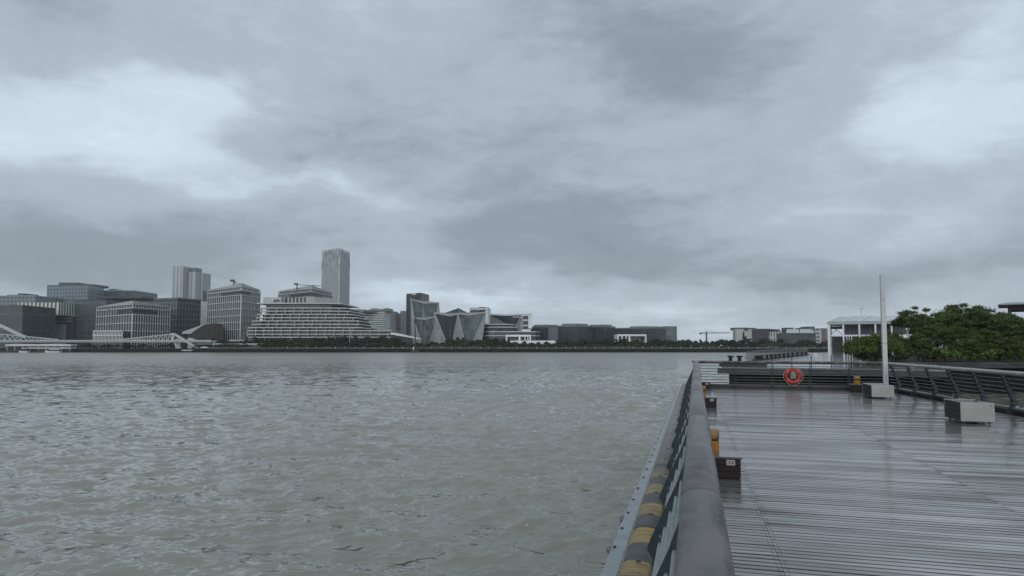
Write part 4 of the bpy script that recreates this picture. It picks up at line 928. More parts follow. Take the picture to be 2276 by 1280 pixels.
# ---- tower crane
cr_ = thing('tower_crane', 'small tower crane on the horizon in the gap right of the dark office row', 'crane', (X(1570.5, 900), 900, G))
m = MB(); b0_ = Vector((X(1570.5, 900), 900, G)); m.bar(b0_, Vector((b0_.x, 900, Zp(738, 900))), 1.8, 1.8); part(m, 'mast', DARKG, cr_)
m = MB(); m.bar(at(1556, 740.5, 900), at(1622, 739.6, 900), 1.0, 1.0); m.bar(at(1570.5, 736.5, 900), at(1600, 739.5, 900), .35, .35); m.bar(at(1570.5, 736.5, 900), at(1557, 740, 900), .35, .35); part(m, 'jib', DARKG, cr_)
m = MB(); m.bar(at(1555, 741, 900), at(1558.5, 741, 900), 2, 2.6); part(m, 'counterweight', DARKG, cr_)

# ================================================================== footbridge, pontoon, boats at the left
BRW = mat('bridge_grey_white', (.36, .40, .40), .5, .12, .2)
fb = thing('footbridge', 'white arched truss footbridge crossing in front of the left buildings', 'footbridge', (X(200, 416), 416, G))
D = 414.0; BW = 7.0
m = MB(); m.bar((X(-160, D), D+BW/2, Zp(758.6, D)), (X(470, D), D+BW/2, Zp(758.6, D)), BW+.6, 1.3)
m.bar((X(-160, D), D-.6, Zp(757, D)), (X(470, D), D-.6, Zp(757, D)), .35, .8); part(m, 'deck', BRW, fb)
def truss(pts_top, xs, name):
    for dd in (0, BW):
        m = MB(); Dd = D+dd
        tops = [at(x, y, Dd) for x, y in pts_top]; bots = [at(x, 757, Dd) for x, _ in pts_top]
        for a, b in zip(tops, tops[1:]): m.bar(a, b, .55, .55)
        for i in range(len(pts_top)):
            if i % 2 == 0 and i+1 < len(tops): m.bar(bots[i], tops[i+1], .34, .34)
            elif i+1 < len(tops): m.bar(tops[i], bots[i+1], .34, .34)
        part(m, name, BRW, fb)
rt_ = [(258+5.2*k, 755.2-(12.6*k/24)) for k in range(25)]
truss(rt_, None, 'truss_lattice')
lt_ = [(130-6*k, 754.6-(12.0*k/21) if k < 22 else 742.5) for k in range(44)]
truss(lt_, None, 'truss_lattice')
for dd in (0, BW):
    m = MB(); arc = [(58, 749.5), (45, 744.5), (30, 737.5), (15, 730), (0, 723.3), (-20, 715.5), (-45, 708), (-75, 703), (-110, 701)]
    q_ = [at(x, y, D+dd) for x, y in arc]
    for a, b in zip(q_, q_[1:]): m.bar(a, b, 1.1, 1.7)
    part(m, 'arch', BRW, fb)
    m = MB(); m.bar(at(386, 742.5, D+dd), at(383, 760, D+dd), 1.5, 1.2); m.bar(at(380, 742, D+dd), at(391, 743, D+dd), 1.3, 1.3); part(m, 'end_post', BRW, fb)
    m = MB(); a, b = at(390, 744, D+dd), at(444, 776.5, D+dd); m.bar(a, b, 1.3, 1.3); part(m, 'stay', BRW, fb)
    m = MB(); m.bar(at(388, 763, D+dd), at(402, 776, D+dd), 1.0, 1.0); part(m, 'leg', PALE, fb)
m = MB(); m.bar(at(398, 752, D+3), Vector((X(398, D+3), D+3, G)), 3.2, 3.2); part(m, 'pier_column', PALE, fb)
m = MB(); m.bar(at(424, 751, D+3), Vector((X(424, D+3), D+3, G)), 2.6, 2.6); m.bar(at(419, 756, D+3), at(434, 756, D+3), 3, 1.5); part(m, 'lift_tower', PALE, fb)
vw = thing('viaduct', 'pale elevated walkway on thin legs right of the footbridge', 'walkway', (X(520, 418), 418, G))
m = MB(); m.bar((X(430, 418), 418, Zp(764, 418)), (X(602, 418), 418, Zp(765, 418)), 3.5, .9); part(m, 'deck', PALE, vw)
for x in (440, 475, 488, 524, 556, 590): m = MB(); m.bar((X(x, 418), 418, G), (X(x, 418), 418, Zp(765, 418)), .7, .7); part(m, 'leg', PALE, vw)
sh = bthing('low_pavilion', 'long low pale pavilion at the foot of the tall framed tower', 537, 428)
m = MB(); m.prism(fblock(508, 566, 428, 8), Zp(758, 428), Zp(755.2, 428)); part(m, 'roof', PALE, sh)
m = MB(); m.prism(fblock(511, 563, 429, 6), G, Zp(758.1, 428)); part(m, 'wall', GF, sh)
md = thing('mound', 'low pale grey mound shelter near the shore right of the footbridge', 'shelter', (X(567, 412), 412, G))
m = MB(); n = 12; rows = []
for j in range(5):
    row = []
    for i in range(n+1):
        a = math.pi*i/n; row.append(m.vert((X(567, 412)-math.cos(a)*6.5*math.cos(j*.35), 412+j*1.6, G+max(0, math.sin(a))*2.0*math.cos(j*.3))))
    rows.append(row)
for A, B in zip(rows, rows[1:]):
    for i in range(n): m.face([A[i], A[i+1], B[i+1], B[i]], None, 0, True)
m.face(rows[0]); part(m, 'roof', mat('weathered_shell_roof', (.12, .125, .11), .8, .3, .6), md)
wc = thing('canopy', 'white tent shaped canopy at the right foot of the footbridge', 'canopy', (X(455, 407), 407, -.7))
m = MB(); f_ = [at(441, 777, 407), at(446, 771.5, 407), at(454, 770, 407), at(461, 772.5, 407), at(471, 777, 407)]
bk = [Vector((p.x, 411, p.z-.3)) for p in f_]
for i in range(4): m.poly([f_[i], f_[i+1], bk[i+1], bk[i]])
m.poly(f_); m.poly(bk[::-1]); part(m, 'roof', WHITE, wc)
fp_ = thing('pontoon', 'long ferry pontoon with white wavy canopy moored below the footbridge', 'pontoon', (X(85, 400), 400, WATER))
m = MB(); m.box((X(0-40, 398), 398, WATER-.5), (X(160, 398), 404, WATER+1.2)); part(m, 'hull', MT['dark'], fp_)
m = MB(); pr = [(12, 765.4), (30, 764.4), (55, 764.6), (75, 765.4), (95, 764.3), (120, 764.2), (140, 765.2), (157, 765)]
for a, b in zip(pr, pr[1:]):
    p, q_ = at(a[0], a[1], 399), at(b[0], b[1], 399); m.prism([(p.x, 399), (q_.x, 399), (q_.x, 405), (p.x, 405)], Zp(769.2, 399), [p.z, q_.z, q_.z, p.z])
part(m, 'canopy', mat('white_canopy', (.48, .46, .47), .6, .12, .4), fp_)
m = MB(); m.box((X(60, 399), 398.8, Zp(775.2, 399)), (X(158, 399), 404, Zp(772, 399))); part(m, 'upper_rail', PALE, fp_)
m = MB(); m.box((X(14, 401), 401, WATER+1.2), (X(156, 401), 404, Zp(769.3, 401))); part(m, 'cabin', GF, fp_)
for i in range(9): m = MB(); m.bar((X(15+i*17.5, 399), 399.4, WATER+1.2), (X(15+i*17.5, 399), 399.4, Zp(769, 399)), .3, .3); part(m, 'post', PALE, fp_)
def boat(label, xl, xr, D, yh):
    r = thing('boat', label, 'boat', (X((xl+xr)/2, D), D, WATER), 0, 'white boats at the pontoon')
    a, b = X(xl, D), X(xr, D); zt = WATER+.9; m = MB(); Lh = b-a
    lo = [m.vert(p) for p in ((a+Lh*.1, D+.4, WATER-.2), (b-Lh*.02, D+.4, WATER-.2), (b-Lh*.02, D+2.2, WATER-.2), (a+Lh*.1, D+2.2, WATER-.2))]
    hi = [m.vert(p) for p in ((a, D+1.3, zt+.4), (a+Lh*.2, D, zt), (b, D, zt), (b, D+2.6, zt), (a+Lh*.2, D+2.6, zt))]
    m.face([lo[0], lo[1], hi[2], hi[1]]); m.face([lo[1], lo[2], hi[3], hi[2]]); m.face([lo[2], lo[3], hi[4], hi[3]]); m.face([lo[0], hi[1], hi[0]]); m.face([lo[3], hi[0], hi[4]]); m.face([lo[0], hi[0], lo[3]]); m.face(hi)
    part(m, 'hull', WHITE, r)
    m = MB(); m.box((a+Lh*.4, D+.5, zt+.01), (b-Lh*.1, D+2.1, Zp(yh, D))); part(m, 'cabin', GF, r)
    m = MB(); m.box((a+Lh*.36, D+.3, Zp(yh, D)+.01), (b-Lh*.05, D+2.3, Zp(yh, D)+.3)); part(m, 'roof', WHITE, r)
boat('small white boat at the left end of the pontoon', 39, 61, 394, 774.5)
boat('long low white boat moored at the middle of the pontoon', 97, 132, 394, 777)
for i, x in enumerate((26.8, 30.4)):
    m = MB(); m.tube([(X(x, 392), 392, WATER-2), (X(x, 392), 392, WATER+1.3)], .35, 8); o = m.build('mooring_pile', MT['dark']); tag(o, ['left one of two dark mooring piles in the water by the pontoon', 'right one of two dark mooring piles in the water by the pontoon'][i], 'pile', 'mooring piles')
lb_ = thing('barge', 'low white landing float at the foot of the footbridge', 'float', (X(412, 403), 403, WATER))
m = MB(); m.box((X(404, 402), 402, WATER-.3), (X(426, 402), 404.5, Zp(779, 402))); part(m, 'hull', MT['dark'], lb_)
m = MB(); m.box((X(404, 402), 401.9, Zp(779, 402)+.01), (X(426, 402), 404.6, Zp(777.6, 402))); part(m, 'deck', WHITE, lb_)

# ---- navigation mast, lamp posts and bollard lights on the bank
nm = thing('navigation_mast', 'tall thin navigation mast on a dark float in front of the folded glass buildings', 'mast', (X(922.5, 398), 398, WATER))
m = MB(); m.box((X(913, 397), 397, WATER-.3), (X(931, 397), 401, Zp(777.5, 397))); part(m, 'float', MT['dark'], nm)
m = MB(); m.tube([(X(922.5, 398), 398, Zp(777.5, 398)), (X(922.5, 398), 398, Zp(718, 398)), (X(922.5, 398), 398, Zp(704, 398))], [.45, .35, .2], 8); part(m, 'pole', MT['steel'], nm)
m = MB(); m.lathe([(.9, 0), (.9, .3), (.5, 1.6), (.5, 2.0), (.9, 2.6)], 10, (X(922.5, 398), 398, Zp(717, 398))); part(m, 'lantern', MT['dark'], nm)
m = MB(); m.box((X(918, 398), 397.6, Zp(777, 398)), (X(920.3, 398), 398.6, Zp(771, 398))); part(m, 'box', WHITE, nm)
for i, (x, yt, yb, D, lb) in enumerate(((777, 731, 772, 412, 'tall white lamp post in front of the terraced building'), (975, 734, 760, 440, 'lamp post in front of the pale triangle of the middle folded building'), (1096, 735, 760, 436, 'lamp post in front of the curved podium'), (475, 760, 776, 408, 'short lamp post at the right end of the footbridge'), (1917, 686, 760, 260, 'thin mast rising behind the roof of the white steel hall'))):
    r = thing('street_lamp', lb, 'lamp post', (X(x, D), D, G)); m = MB(); m.tube([(X(x, D), D, G), (X(x, D), D, Zp(yt, D))], [.16, .10], 6); part(m, 'pole', PALE, r)
    m = MB(); m.bar((X(x, D)-.9, D, Zp(yt, D)), (X(x, D)+.9, D, Zp(yt, D)), .5, .3); part(m, 'lamp_head', PALE, r)
bl0 = None
for i in range(58):
    x = 640+i*21.3+random.uniform(-2, 2); D = DB+.2
    if bl0 is None:
        m = MB(); m.lathe([(.13, 0), (.13, .55), (.22, .6), (.22, .85), (.1, .95)], 8); bl0 = m.build('bank_bollard', WHITE); bl0.location = (X(x, D), D, -.75)
        tag(bl0, 'small white bollard standing on the far embankment wall', 'bollard', 'white bollards along the far embankment')
    else:
        c = bl0.copy(); COL.objects.link(c); c.location = (X(x, D), D, -.75)

# ================================================================== trees
def crown_mesh(name, W, H, nclump, nleaf, leaf, seed, flat=.45, matl=None, dome=True, zlo=.25):
    rng = np.random.default_rng(seed); V = []; Fc = []
    cl = []
    for i in range(nclump):
        a = rng.uniform(0, 2*math.pi); rr = math.sqrt(rng.uniform(0, 1))
        zt = math.sqrt(max(0, 1-rr*rr*.85)); zz = zlo+(1-zlo)*zt*(1-.55*rng.uniform(0, 1)**1.6)
        cl.append((rr*W/2*math.cos(a), rr*W/2*math.sin(a), H*zz*(1-.08), rng.uniform(.10, .22)*W*.62 if nclump > 40 else rng.uniform(.16, .27)*W*.62))
    for (cx, cy, cz, cr0) in cl:
        d = rng.normal(size=(nleaf, 3)); d /= np.linalg.norm(d, axis=1)[:, None]
        rad = cr0*np.clip(np.abs(rng.normal(.62, .34, nleaf)), .05, 1.6)
        pos = np.array([cx, cy, cz])+d*rad[:, None]*np.array([1, 1, flat])
        nrm = d*.6+rng.normal(size=(nleaf, 3))*.45+np.array([0, 0, .45]); nrm /= np.linalg.norm(nrm, axis=1)[:, None]
        t1 = np.cross(nrm, rng.normal(size=(nleaf, 3))); t1 /= np.linalg.norm(t1, axis=1)[:, None]; t2 = np.cross(nrm, t1)
        s1 = leaf*rng.uniform(.7, 1.4, nleaf)[:, None]; s2 = s1*.5
        b = len(V)*1
        quad = np.stack([pos-t1*s1, pos-t2*s2+nrm*s1*.1, pos+t1*s1, pos+t2*s2+nrm*s1*.1], 1)
        V.append(quad.reshape(-1, 3))
    V = np.vstack(V); V[:, 2] = np.maximum(V[:, 2], .02)
    me = bpy.data.meshes.new(name); n = len(V)//4
    me.vertices.add(len(V)); me.vertices.foreach_set('co', V.ravel()); me.loops.add(len(V)); me.polygons.add(n)
    me.loops.foreach_set('vertex_index', np.arange(len(V), dtype=np.int32)); me.polygons.foreach_set('loop_start', (np.arange(n)*4).astype(np.int32))
    me.update(calc_edges=True); me.materials.append(matl); return me, cl
BARK = mat('bark', (.04, .032, .025), .85, .3, 6, bump=.4)
def trunk_mesh(name, H, cl, r0, seed, nl=7, stems=1):
    rd = random.Random(seed); m = MB()
    for s_ in range(stems):
        bx = rd.uniform(-.3, .3)*(stems > 1); by = rd.uniform(-.3, .3)*(stems > 1)
        top = Vector((rd.uniform(-.3, .3)+bx*2, rd.uniform(-.3, .3)+by*2, H*.62)); mid = Vector((bx*1.4+rd.uniform(-.12, .12), by*1.4, H*.3))
        m.tube([(bx, by, -.1), mid, top], [r0, r0*.75, r0*.35], 8)
        for c in rd.sample(cl, min(nl, len(cl))):
            tip = Vector(c[:3]); m.tube([mid*.7+top*.3 if rd.random() < .5 else mid, (mid+tip)/2+Vector((0, 0, .1*H)), tip], [r0*.45, r0*.28, r0*.08], 6)
    me = m.build('tmp', BARK); d = me.data; d.name = name; bpy.data.objects.remove(me); return d
def tree(name, label, crown, trunk, loc, sc, rz, group=None):
    r = thing(name, label, 'tree', loc, rz, group); r.scale = sc
    for nm, me in (('trunk', trunk), ('crown', crown)):
        o = bpy.data.objects.new(nm, me); COL.objects.link(o); o.parent = r
    return r
# -- far bank belt: shared crowns, every tree its own object
LF = leafmat('far_leaf', (.006, .015, .004), (.021, .040, .011), (.032, .046, .012), .15)
LF2 = leafmat('far_leaf_brown', (.040, .034, .016), (.085, .066, .028), (.06, .055, .024), .15)
far_c = []
for k in range(6):
    me, cl = crown_mesh('far_crown', 7.0, 7.0, 15, 34, .62, 20+k, .75, LF, zlo=.18); far_c.append((me, trunk_mesh('far_trunk', 7.0, cl, .22, k, 4)))
meb, clb = crown_mesh('far_crown_brown', 7.0, 7.0, 15, 34, .62, 40, .75, LF2, zlo=.15); brown = (meb, trunk_mesh('far_trunk', 7.0, clb, .22, 9, 4))
rd = random.Random(21)
def belt(x0, x1, n, yt0, yt1, D0, D1, label, wscale=(1.0, 1.5), cr=None):
    base = None
    for i in range(n):
        x = x0+(x1-x0)*(i+rd.uniform(.1, .9))/n; D = rd.uniform(D0, D1); h = Zp(rd.uniform(yt0, yt1), D)-G
        c = cr or rd.choice(far_c); s_ = h/7.0; wq = rd.uniform(*wscale)
        tree('bank_tree', label, c[0], c[1], (X(x, D), D, G), (s_*wq, s_*wq, s_), rd.uniform(0, 6.28), 'trees along the far bank')
belt(165, 400, 16, 764, 769, 412, 424, 'dark bank tree under the footbridge', (1.2, 2.0))
belt(425, 520, 9, 752, 762, 421, 428, 'dark bank tree in front of the brown shell hall', (1.2, 1.8))
belt(545, 885, 34, 745, 755, 424, 434, 'dark bank tree along the foot of the terraced building', (1.0, 1.6))
belt(545, 885, 18, 758, 765, 410, 418, 'low bank tree near the shore below the terraced building', (1.4, 2.2))
belt(870, 1000, 12, 755, 764, 414, 432, 'bank tree in front of the low folded glass building', (1.1, 1.7))
belt(990, 1135, 20, 750, 757, 416, 436, 'dense bank tree between the folded blocks and the white pavilion', (1.0, 1.5))
belt(1018, 1042, 2, 755, 759, 408, 410, 'brownish bank tree at the shore below the right folded block', (.9, 1.2), brown)
belt(1125, 1240, 13, 760, 769, 409, 416, 'low round bank tree in front of the tent roofs', (1.0, 1.4))
belt(1228, 1505, 34, 751, 760, 418, 432, 'bank tree in front of the dark office row', (1.0, 1.6))
belt(1480, 1640, 26, 754, 760, 425, 470, 'bank tree on the wooded point right of the office row', (1.0, 1.6))
belt(1490, 1560, 7, 764, 769, 408, 414, 'low bank tree at the waterline of the wooded point', (1.3, 1.9))
belt(1610, 1900, 34, 752, 764, 470, 560, 'bank tree below the far right blocks', (1.2, 1.9))
belt(1620, 1900, 20, 762, 770, 420, 450, 'low bank tree in front of the far right blocks', (1.4, 2.2))
def undergrowth():
    rng = np.random.default_rng(33); n = 16000
    px = rng.uniform(430, 1900, n); D = np.where(px < 1600, rng.uniform(409, 423, n), rng.uniform(425, 470, n)); hmax = 1.3+1.6*np.abs(np.sin(px*.021)+.6*np.sin(px*.057+1))
    z = G+rng.uniform(0, 1, n)**.8*hmax; x = (px-W0/2)/F*D; x = np.array([X(p, d) for p, d in zip(px, D)])
    pos = np.stack([x, D, z], -1); nrm = rng.normal(size=(n, 3)); nrm[:, 1] -= .8; nrm[:, 2] += .5; nrm /= np.linalg.norm(nrm, axis=1)[:, None]
    t1 = np.cross(nrm, rng.normal(size=(n, 3))); t1 /= np.linalg.norm(t1, axis=1)[:, None]; t2 = np.cross(nrm, t1); sz = rng.uniform(.25, .6, n)[:, None]
    V = np.stack([pos-t1*sz, pos-t2*sz*.7, pos+t1*sz, pos+t2*sz*.7], 1).reshape(-1, 3)
    me = bpy.data.meshes.new('undergrowth'); me.vertices.add(len(V)); me.vertices.foreach_set('co', V.ravel()); me.loops.add(len(V)); me.polygons.add(n)
    me.loops.foreach_set('vertex_index', np.arange(len(V), dtype=np.int32)); me.polygons.foreach_set('loop_start', (np.arange(n)*4).astype(np.int32)); me.update(calc_edges=True); me.materials.append(LF)
    o = bpy.data.objects.new('undergrowth', me); COL.objects.link(o); o['kind'] = 'stuff'; o['label'] = 'low dark green undergrowth along the far bank'
undergrowth()
tree('conifer', 'dark pointed conifer against the white striped far right block', *far_c[2], (X(1655, 600), 600, G), (.55, .55, (Zp(735, 600)-G)/7), 0)

# ================================================================== second pier and the near bank on the right
p0 = at(1604, 765, 54.3); A2 = [(17.37, 54.3), (26.5, 75.3), (40, 98), (55.2, 123.2), (75, 155), (190, 155), (190, 66), (37, 66.5), (31.5, 47.4)]
m = MB(); m.prism(A2, -.42, 0); struct(m.build('far_pier_deck', mat('wet_grey_paving', (.13, .13, .145), .16, .25, .35, coat=.5)))
m = MB(); c_ = Vector((90, 100))
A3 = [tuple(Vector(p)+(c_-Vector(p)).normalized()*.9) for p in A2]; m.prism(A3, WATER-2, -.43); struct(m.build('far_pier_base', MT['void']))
fa = MB()
for a, b in (((31.5, 47.4), (17.1, 54.45)),): fa.bar((a[0], a[1], -.33), (b[0], b[1], -.33), .28, .44)
for a, b in (((190, 66), (37, 66.5)), ((37, 66.5), (31.6, 47.5))): fa.bar((a[0], a[1], -.30), (b[0], b[1], -.30), .28, .5)
fo = fa.build('pier_fascia', MT['concrete2']); tag(fo, 'long grey concrete fascia along the edge of the neighbouring pier', 'fascia')
# corner block of the far pier
m = MB(); m.prism([(17.3, 54.7), (20.6, 53.1), (21.2, 54.4), (17.9, 56)], .004, .34); o = m.build('mooring_plinth', MT['dark']); tag(o, 'dark plinth on the near corner of the neighbouring pier', 'plinth')
def tbollard(loc, label, first=[None]):
    if first[0] is None:
        r = thing('mooring_bollard', label, 'bollard', loc, 0, 'black mooring bollards on the neighbouring pier'); first[0] = r
        m = MB(); m.box((-.45, -.3, 0), (.45, .3, .12)); m.build('base', MT['dark'], r)
        m = MB(); m.lathe([(.17, .12), (.15, .3), (.15, .42)], 12); m.build('post', MT['dark'], r)
        m = MB(); m.lathe([(.16, .42), (.27, .46), (.27, .54), (.15, .58)], 12); m.build('cap', MT['dark'], r)
        return r
    r = dup(first[0], loc, random.uniform(-.2, .2), label)
    return r
tbollard((18.35, 54.95, .34), 'black mooring bollard at the very corner of the neighbouring pier')
tbollard((19.0, 54.65, .34), 'black mooring bollard second from the corner of the neighbouring pier')
E_ = [(17.9, 55.0), (26.9, 75.3), (40.5, 98), (55.6, 123)]
def along(f_):
    d = f_*3; i = min(2, int(d)); k = d-i; a, b = Vector(E_[i]), Vector(E_[i+1]); return a+(b-a)*k, (b-a).normalized()
for i, f_ in enumerate((.345, .365, .385, .43, .47, .51, .55, .60, .65, .70, .76, .82, .88)):
    p, d = along(f_); p = p+Vector((d.y, -d.x))*1.0
    tbollard((p.x, p.y, 0), 'black mooring bollard in the receding row along the edge of the neighbouring pier')
# leaning edge railing of the far pier
er = thing('edge_railing', 'dark leaning railing along the receding edge of the neighbouring pier', 'railing', (26.5, 75.3, 0))
pts = [along(.335+.66*i/60)[0] for i in range(61)]
for i, p in enumerate(pts):
    m = MB(); m.bar((p.x+.15, p.y, 0), (p.x-.12, p.y, .35), .10, .06); m.bar((p.x-.12, p.y, .35), (p.x+.18, p.y, 1.02), .10, .06); part(m, 'post', MT['steel'], er)
for z, dx_ in ((1.04, .18), (.75, .05), (.45, -.08), (.2, 0)):
    m = MB(); m.tube([(p.x+dx_, p.y, z) for p in pts[::6]], .05 if z > 1 else .02, 6); part(m, 'rail_bar', MT['steel'], er)
# thin post-and-wire fence along the near edge of the far pier
tf = thing('post_fence', 'thin low post fence along the near edge of the neighbouring pier', 'fence', (24, 51, 0))
a, b = Vector((19.8, 53.5)), Vector((31.2, 47.9)); n = 10
for i in range(n):
    p = a+(b-a)*(i/(n-1)); m = MB(); m.bar((p.x, p.y, 0), (p.x, p.y, .95), .05, .05); part(m, 'post', MT['dark'], tf)
for z in (.1, .32):
    m = MB(); m.tube([(a.x, a.y, z), (b.x, b.y, z)], .02, 6); part(m, 'rail_bar', MT['galv'], tf)
m = MB(); p = at(1812, 788, 112); m.box((p.x-.35, 111.8, .004), (p.x+.35, 112.2, .35)); o = m.build('white_box', WHITE); tag(o, 'small white box lying on the wide grey paving before the steel hall', 'box')
# white steel hall
HC = Vector((X(1843, 123.0), 123.0, 0)); HR = -R(27); hu = Vector((math.cos(HR), math.sin(HR), 0))
hl = thing('steel_hall', 'white steel frame hall with a pitched glass roof, half hidden by trees', 'hall', HC, HR)
def hx(px):                                        # photo column -> metres along the hall's front
    k = ray(px, HORY).x/ray(px, HORY).y
    return (k*HC.y-HC.x)/(hu.x-k*hu.y)
xs = [hx(x) for x in (1843, 1875.5, 1911, 1947, 1983, 2019)]; x0, x1 = xs[0]-.3, xs[-1]+.3
ze, zr, zm, HD = Zp(718.5, 123), Zp(704.5, 130), Zp(746, 123), 14.0
for y_ in (0, HD):
    for i, xx in enumerate(xs):
        wq = .28 if i else .45; m = MB(); m.box((xx-wq/2, y_-wq/2, 0), (xx+wq/2, y_+wq/2, ze-.25)); m.build('column', WHITE, hl)
    m = MB(); m.bar((x0, y_, ze), (x1, y_, ze), .4, .45); m.build('eave_beam', PALE, hl)
m = MB(); m.bar((xs[0]+.3, 0, zm), (xs[-1], 0, zm), .22, .2); m.build('cross_beam', WHITE, hl)
for xx in xs:
    m = MB(); m.bar((xx, -.1, ze+.26), (xx+2.1, HD/2, zr+.1), .16, .14); m.bar((xx+2.1, HD/2, zr+.1), (xx, HD+.1, ze+.26), .16, .14); m.build('rafter', WHITE, hl)
gm = facade('ribbed_roof_glass', (.36, .42, .43), (.42, .47, .47), (.26, .30, .31), 1.1, 30, .12, .25)
m = MB()
for ya, za, yb, zb in ((0, ze+.28, HD/2, zr), (HD/2, zr, HD, ze+.28)):
    for dz_ in (0, -.08):
        m.poly([(x0+(2.1 if ya else 0), ya, za+dz_), (x1+(2.1 if ya else 0), ya, za+dz_), (x1+(0 if ya else 2.1), yb, zb+dz_), (x0+(0 if ya else 2.1), yb, zb+dz_)], [(0, 0), (x1-x0, 0), (x1-x0, 8), (0, 8)])
m.build('roof', gm, hl)
wm = facade('hall_back_wall', (.13, .13, .15), (.19, .19, .21), (.09, .09, .10), .7, 8, .1, .5)
m = MB(); m.box((xs[1], 4, zm+.2), (xs[-1], 4.3, ze-.3)); m.build('upper_wall', wm, hl)
m = MB(); m.box((xs[0]+.3, HD-1, .01), (xs[-1], HD-.7, zm)); m.build('back_wall', facade('hall_low_wall', (.05, .06, .062), (.07, .08, .08), (.12, .13, .13), 3, 2, .06, .5), hl)
for za, zb, y_ in ((Zp(744, 123), Zp(723, 123), 0), (Zp(768, 123), Zp(748, 123), .02)):
    for (p, q_, dy_) in (((xs[0]+.3, za), (xs[1]-.2, zb), 0), ((xs[0]+.3, zb), (xs[1]-.2, za), .1)):
        m = MB(); m.bar((p[0], y_+dy_, p[1]), (q_[0], y_+dy_, q_[1]), .09, .09); m.build('brace', MT['dark'], hl)
m = MB(); m.bar((xs[0]+.2, 6, Zp(768, 123)), (xs[1], 6, Zp(768, 123)), .12, .12); m.bar((xs[0]+.2, 6, Zp(727, 123)), (xs[1], 6, Zp(727, 123)), .15, .5); m.build('tie_beam', MT['dark'], hl)
for x in (1882.5, 1888, 1893.5):
    m = MB(); m.box((hx(x)-.06, -.2, .01), (hx(x)+.06, -.08, zm-.1)); m.build('door_post', WHITE, hl)
# tall pavilion at the right edge
PC = Vector((X(2222, 98.0), 98.0, 0)); pv = thing('concrete_pavilion', 'open concrete pavilion with a thin pale roof above the trees at the right edge', 'pavilion', PC, -R(37))
z0, z1 = Zp(676, 98), Zp(667.5, 103)
m = MB(); m.prism([(0, 0), (24, 0), (24, 12), (0, 12)], z0-.12, z0)
m.prism([(.05, .05), (23.9, .05), (23.9, 11), (1.5, 11)], z0+.005, [z0+.02, z0+.02, z1-.1, z1-.1]); m.build('roof', mat('pale_metal_roof', (.26, .29, .30), .5, .15, .4), pv)
CONC = mat('dark_concrete', (.05, .048, .05), .8, .25, .8); zb = Zp(689, 98)
for y_ in (1.5, 9):
    m = MB(); m.box((1.2, y_, zb), (23, y_+.5, z0-.26)); m.build('beam', CONC, pv)
    for xx in (1.25, 6.5, 12, 18): m = MB(); m.box((xx, y_-.02, 0), (xx+.36, y_+.52, zb-.002)); m.build('column', CONC, pv)
# picket fence at the bank edge
pf = thing('picket_fence', 'dark picket fence on the bank edge between the shrubs', 'fence', (40, 67, 0))
a, b = Vector((37.4, 67.0)), Vector((66, 66.9))
for i in range(16):
    p = a+(b-a)*(i/15); m = MB(); m.bar((p.x, p.y, 0), (p.x, p.y, 1.0), .07, .07); part(m, 'post', MT['dark'], pf)
for z in (.12, .95): m = MB(); m.bar((a.x, a.y, z), (b.x, b.y, z), .04, .05); part(m, 'rail_bar', MT['dark'], pf)
m = MB()
for i in range(190): p = a+(b-a)*(i/189); m.bar((p.x, p.y, .13), (p.x, p.y, .94), .016, .016)
part(m, 'picket_lattice', MT['dark'], pf)

# -- near trees on the bank
LN1 = leafmat('near_leaf_dark', (.010, .026, .006), (.085, .145, .028), (.12, .175, .03), .28)
LN2 = leafmat('near_leaf_yellow', (.050, .080, .012), (.12, .17, .035), (.10, .145, .03), .35)
LN3 = leafmat('near_leaf_bronze', (.030, .045, .012), (.11, .135, .03), (.12, .115, .03), .3)
cm = {}
for nm, W_, H_, nc, nl, lf, sd_, fl, ml, zl in (('a', 7, 6.5, 95, 270, .10, 1, .45, LN1, .26), ('b', 6.5, 6.5, 85, 270, .10, 2, .45, LN1, .22), ('c', 5, 3.2, 60, 240, .095, 3, .7, LN2, .06), ('d', 5, 4.0, 60, 240, .095, 4, .6, LN3, .10), ('e', 6, 6.5, 48, 230, .105, 5, .40, LN1, .42)):
    me, cl = crown_mesh('leafy_crown', W_, H_, nc, nl, lf, sd_, fl, ml, zlo=zl); cm[nm] = (me, trunk_mesh('branching_trunk', H_, cl, .13 if nm not in 'cd' else .06, sd_, 12, 1 if nm not in 'cd' else 3), H_)
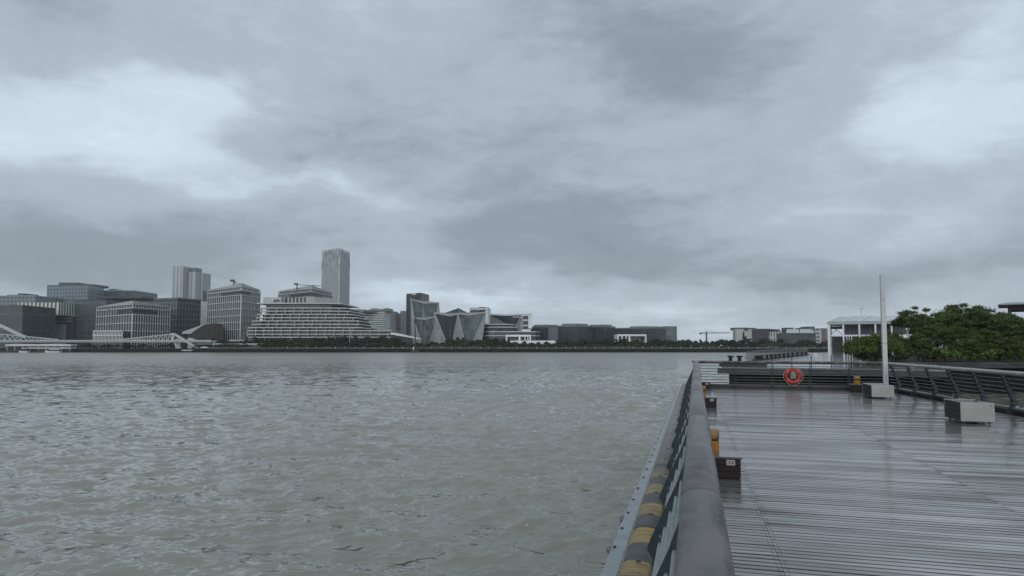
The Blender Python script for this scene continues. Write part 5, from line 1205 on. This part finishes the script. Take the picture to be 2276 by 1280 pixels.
NT = [('c', 1938, 742, 66.8, 1.05, 'yellow green bush tree left of the lamp post in front of the steel hall'),
      ('d', 1992, 735, 71, 1.1, 'bronze tinged bush tree just right of the lamp post'),
      ('e', 2040, 683, 78, .85, 'dark slender tree standing up above the others at the left of the grove'),
      ('a', 2098, 691, 80, 1.0, 'broad flat topped tree right of the slender dark one'),
      ('b', 2142, 675, 83, .95, 'tallest flat topped tree in the middle of the grove'),
      ('a', 2196, 684, 80, 1.0, 'flat topped tree right of the tallest one in the grove'),
      ('b', 2240, 703, 76, 1.0, 'spreading tree below the concrete pavilion roof'),
      ('a', 2296, 712, 73, 1.0, 'spreading tree cut by the right edge of the view'),
      ('b', 2072, 722, 73, .9, 'dark lower tree in front of the left half of the grove'),
      ('a', 2128, 726, 71, .95, 'dark lower tree in front of the tallest tree'),
      ('b', 2190, 732, 70, .95, 'lower yellow tinged tree in the front right of the grove'),
      ('d', 2250, 745, 69, 1.3, 'bronze green bush tree low at the right edge of the grove'),
      ('b', 2040, 742, 69, .8, 'low dark tree filling the gap right of the bronze tinged bush'),
      ('a', 2150, 752, 68, 1.1, 'lowest broad dark tree at the front middle of the grove'),
      ('b', 2350, 700, 80, 1.0, 'tree just past the right edge of the view')]
for i, (k, px, yt, D, wq, lb) in enumerate(NT):
    c = cm[k]; h = Zp(yt, D)*1.06; s_ = h/c[2]/.98
    tree('broadleaf_tree', lb, c[0], c[1], (X(px, D), D, 0), (s_*wq, s_*wq, s_), i*1.9, 'trees of the grove on the near bank')
mes, cls = crown_mesh('shrub_foliage', 3.0, 1.6, 16, 130, .11, 77, .8, LN1, zlo=.1); ms_ = trunk_mesh('shrub_stems', 1.6, cls, .03, 3, 8, 3)
for i in range(13):
    px = 1900+i*32+random.uniform(-6, 6)
    if 1995 < px < 2050 or px < 1915: continue
    D = random.uniform(66.9, 69.0); s_ = random.uniform(.8, 1.3)
    r = thing('shrub', 'low dark shrub in the row at the foot of the grove', 'shrub', (X(px, D), D, -.1), i*1.3, 'shrubs along the near bank edge'); r.scale = (s_*1.2, s_*1.2, s_)
    for nm, me in (('stem', ms_), ('foliage', mes)): o = bpy.data.objects.new(nm, me); COL.objects.link(o); o.parent = r
m = MB(); m.prism([(37.2, 66.9), (189, 66.9), (189, 154), (90, 154), (58, 110), (42, 80)], .002, .05); struct(m.build('grove_ground', mat('leafy_soil', (.03, .035, .018), .95, .5, .8)))

# ================================================================== haze over the river
m = MB(); m.box((-1420, -1420, WATER-6), (1420, 1420, 170)); hz = m.build('haze', [])
hm = bpy.data.materials.new('river_haze'); hm.use_nodes = True; t = hm.node_tree; t.nodes.clear()
pv_ = N(t, 'ShaderNodeVolumePrincipled'); pv_.inputs['Color'].default_value = (.93, .97, 1, 1); pv_.inputs['Density'].default_value = .00011; pv_.inputs['Anisotropy'].default_value = .2
ou = N(t, 'ShaderNodeOutputMaterial'); t.links.new(pv_.outputs[0], ou.inputs['Volume'])
hz.data.materials.append(hm); hz['kind'] = 'stuff'; hz.display_type = 'WIRE'
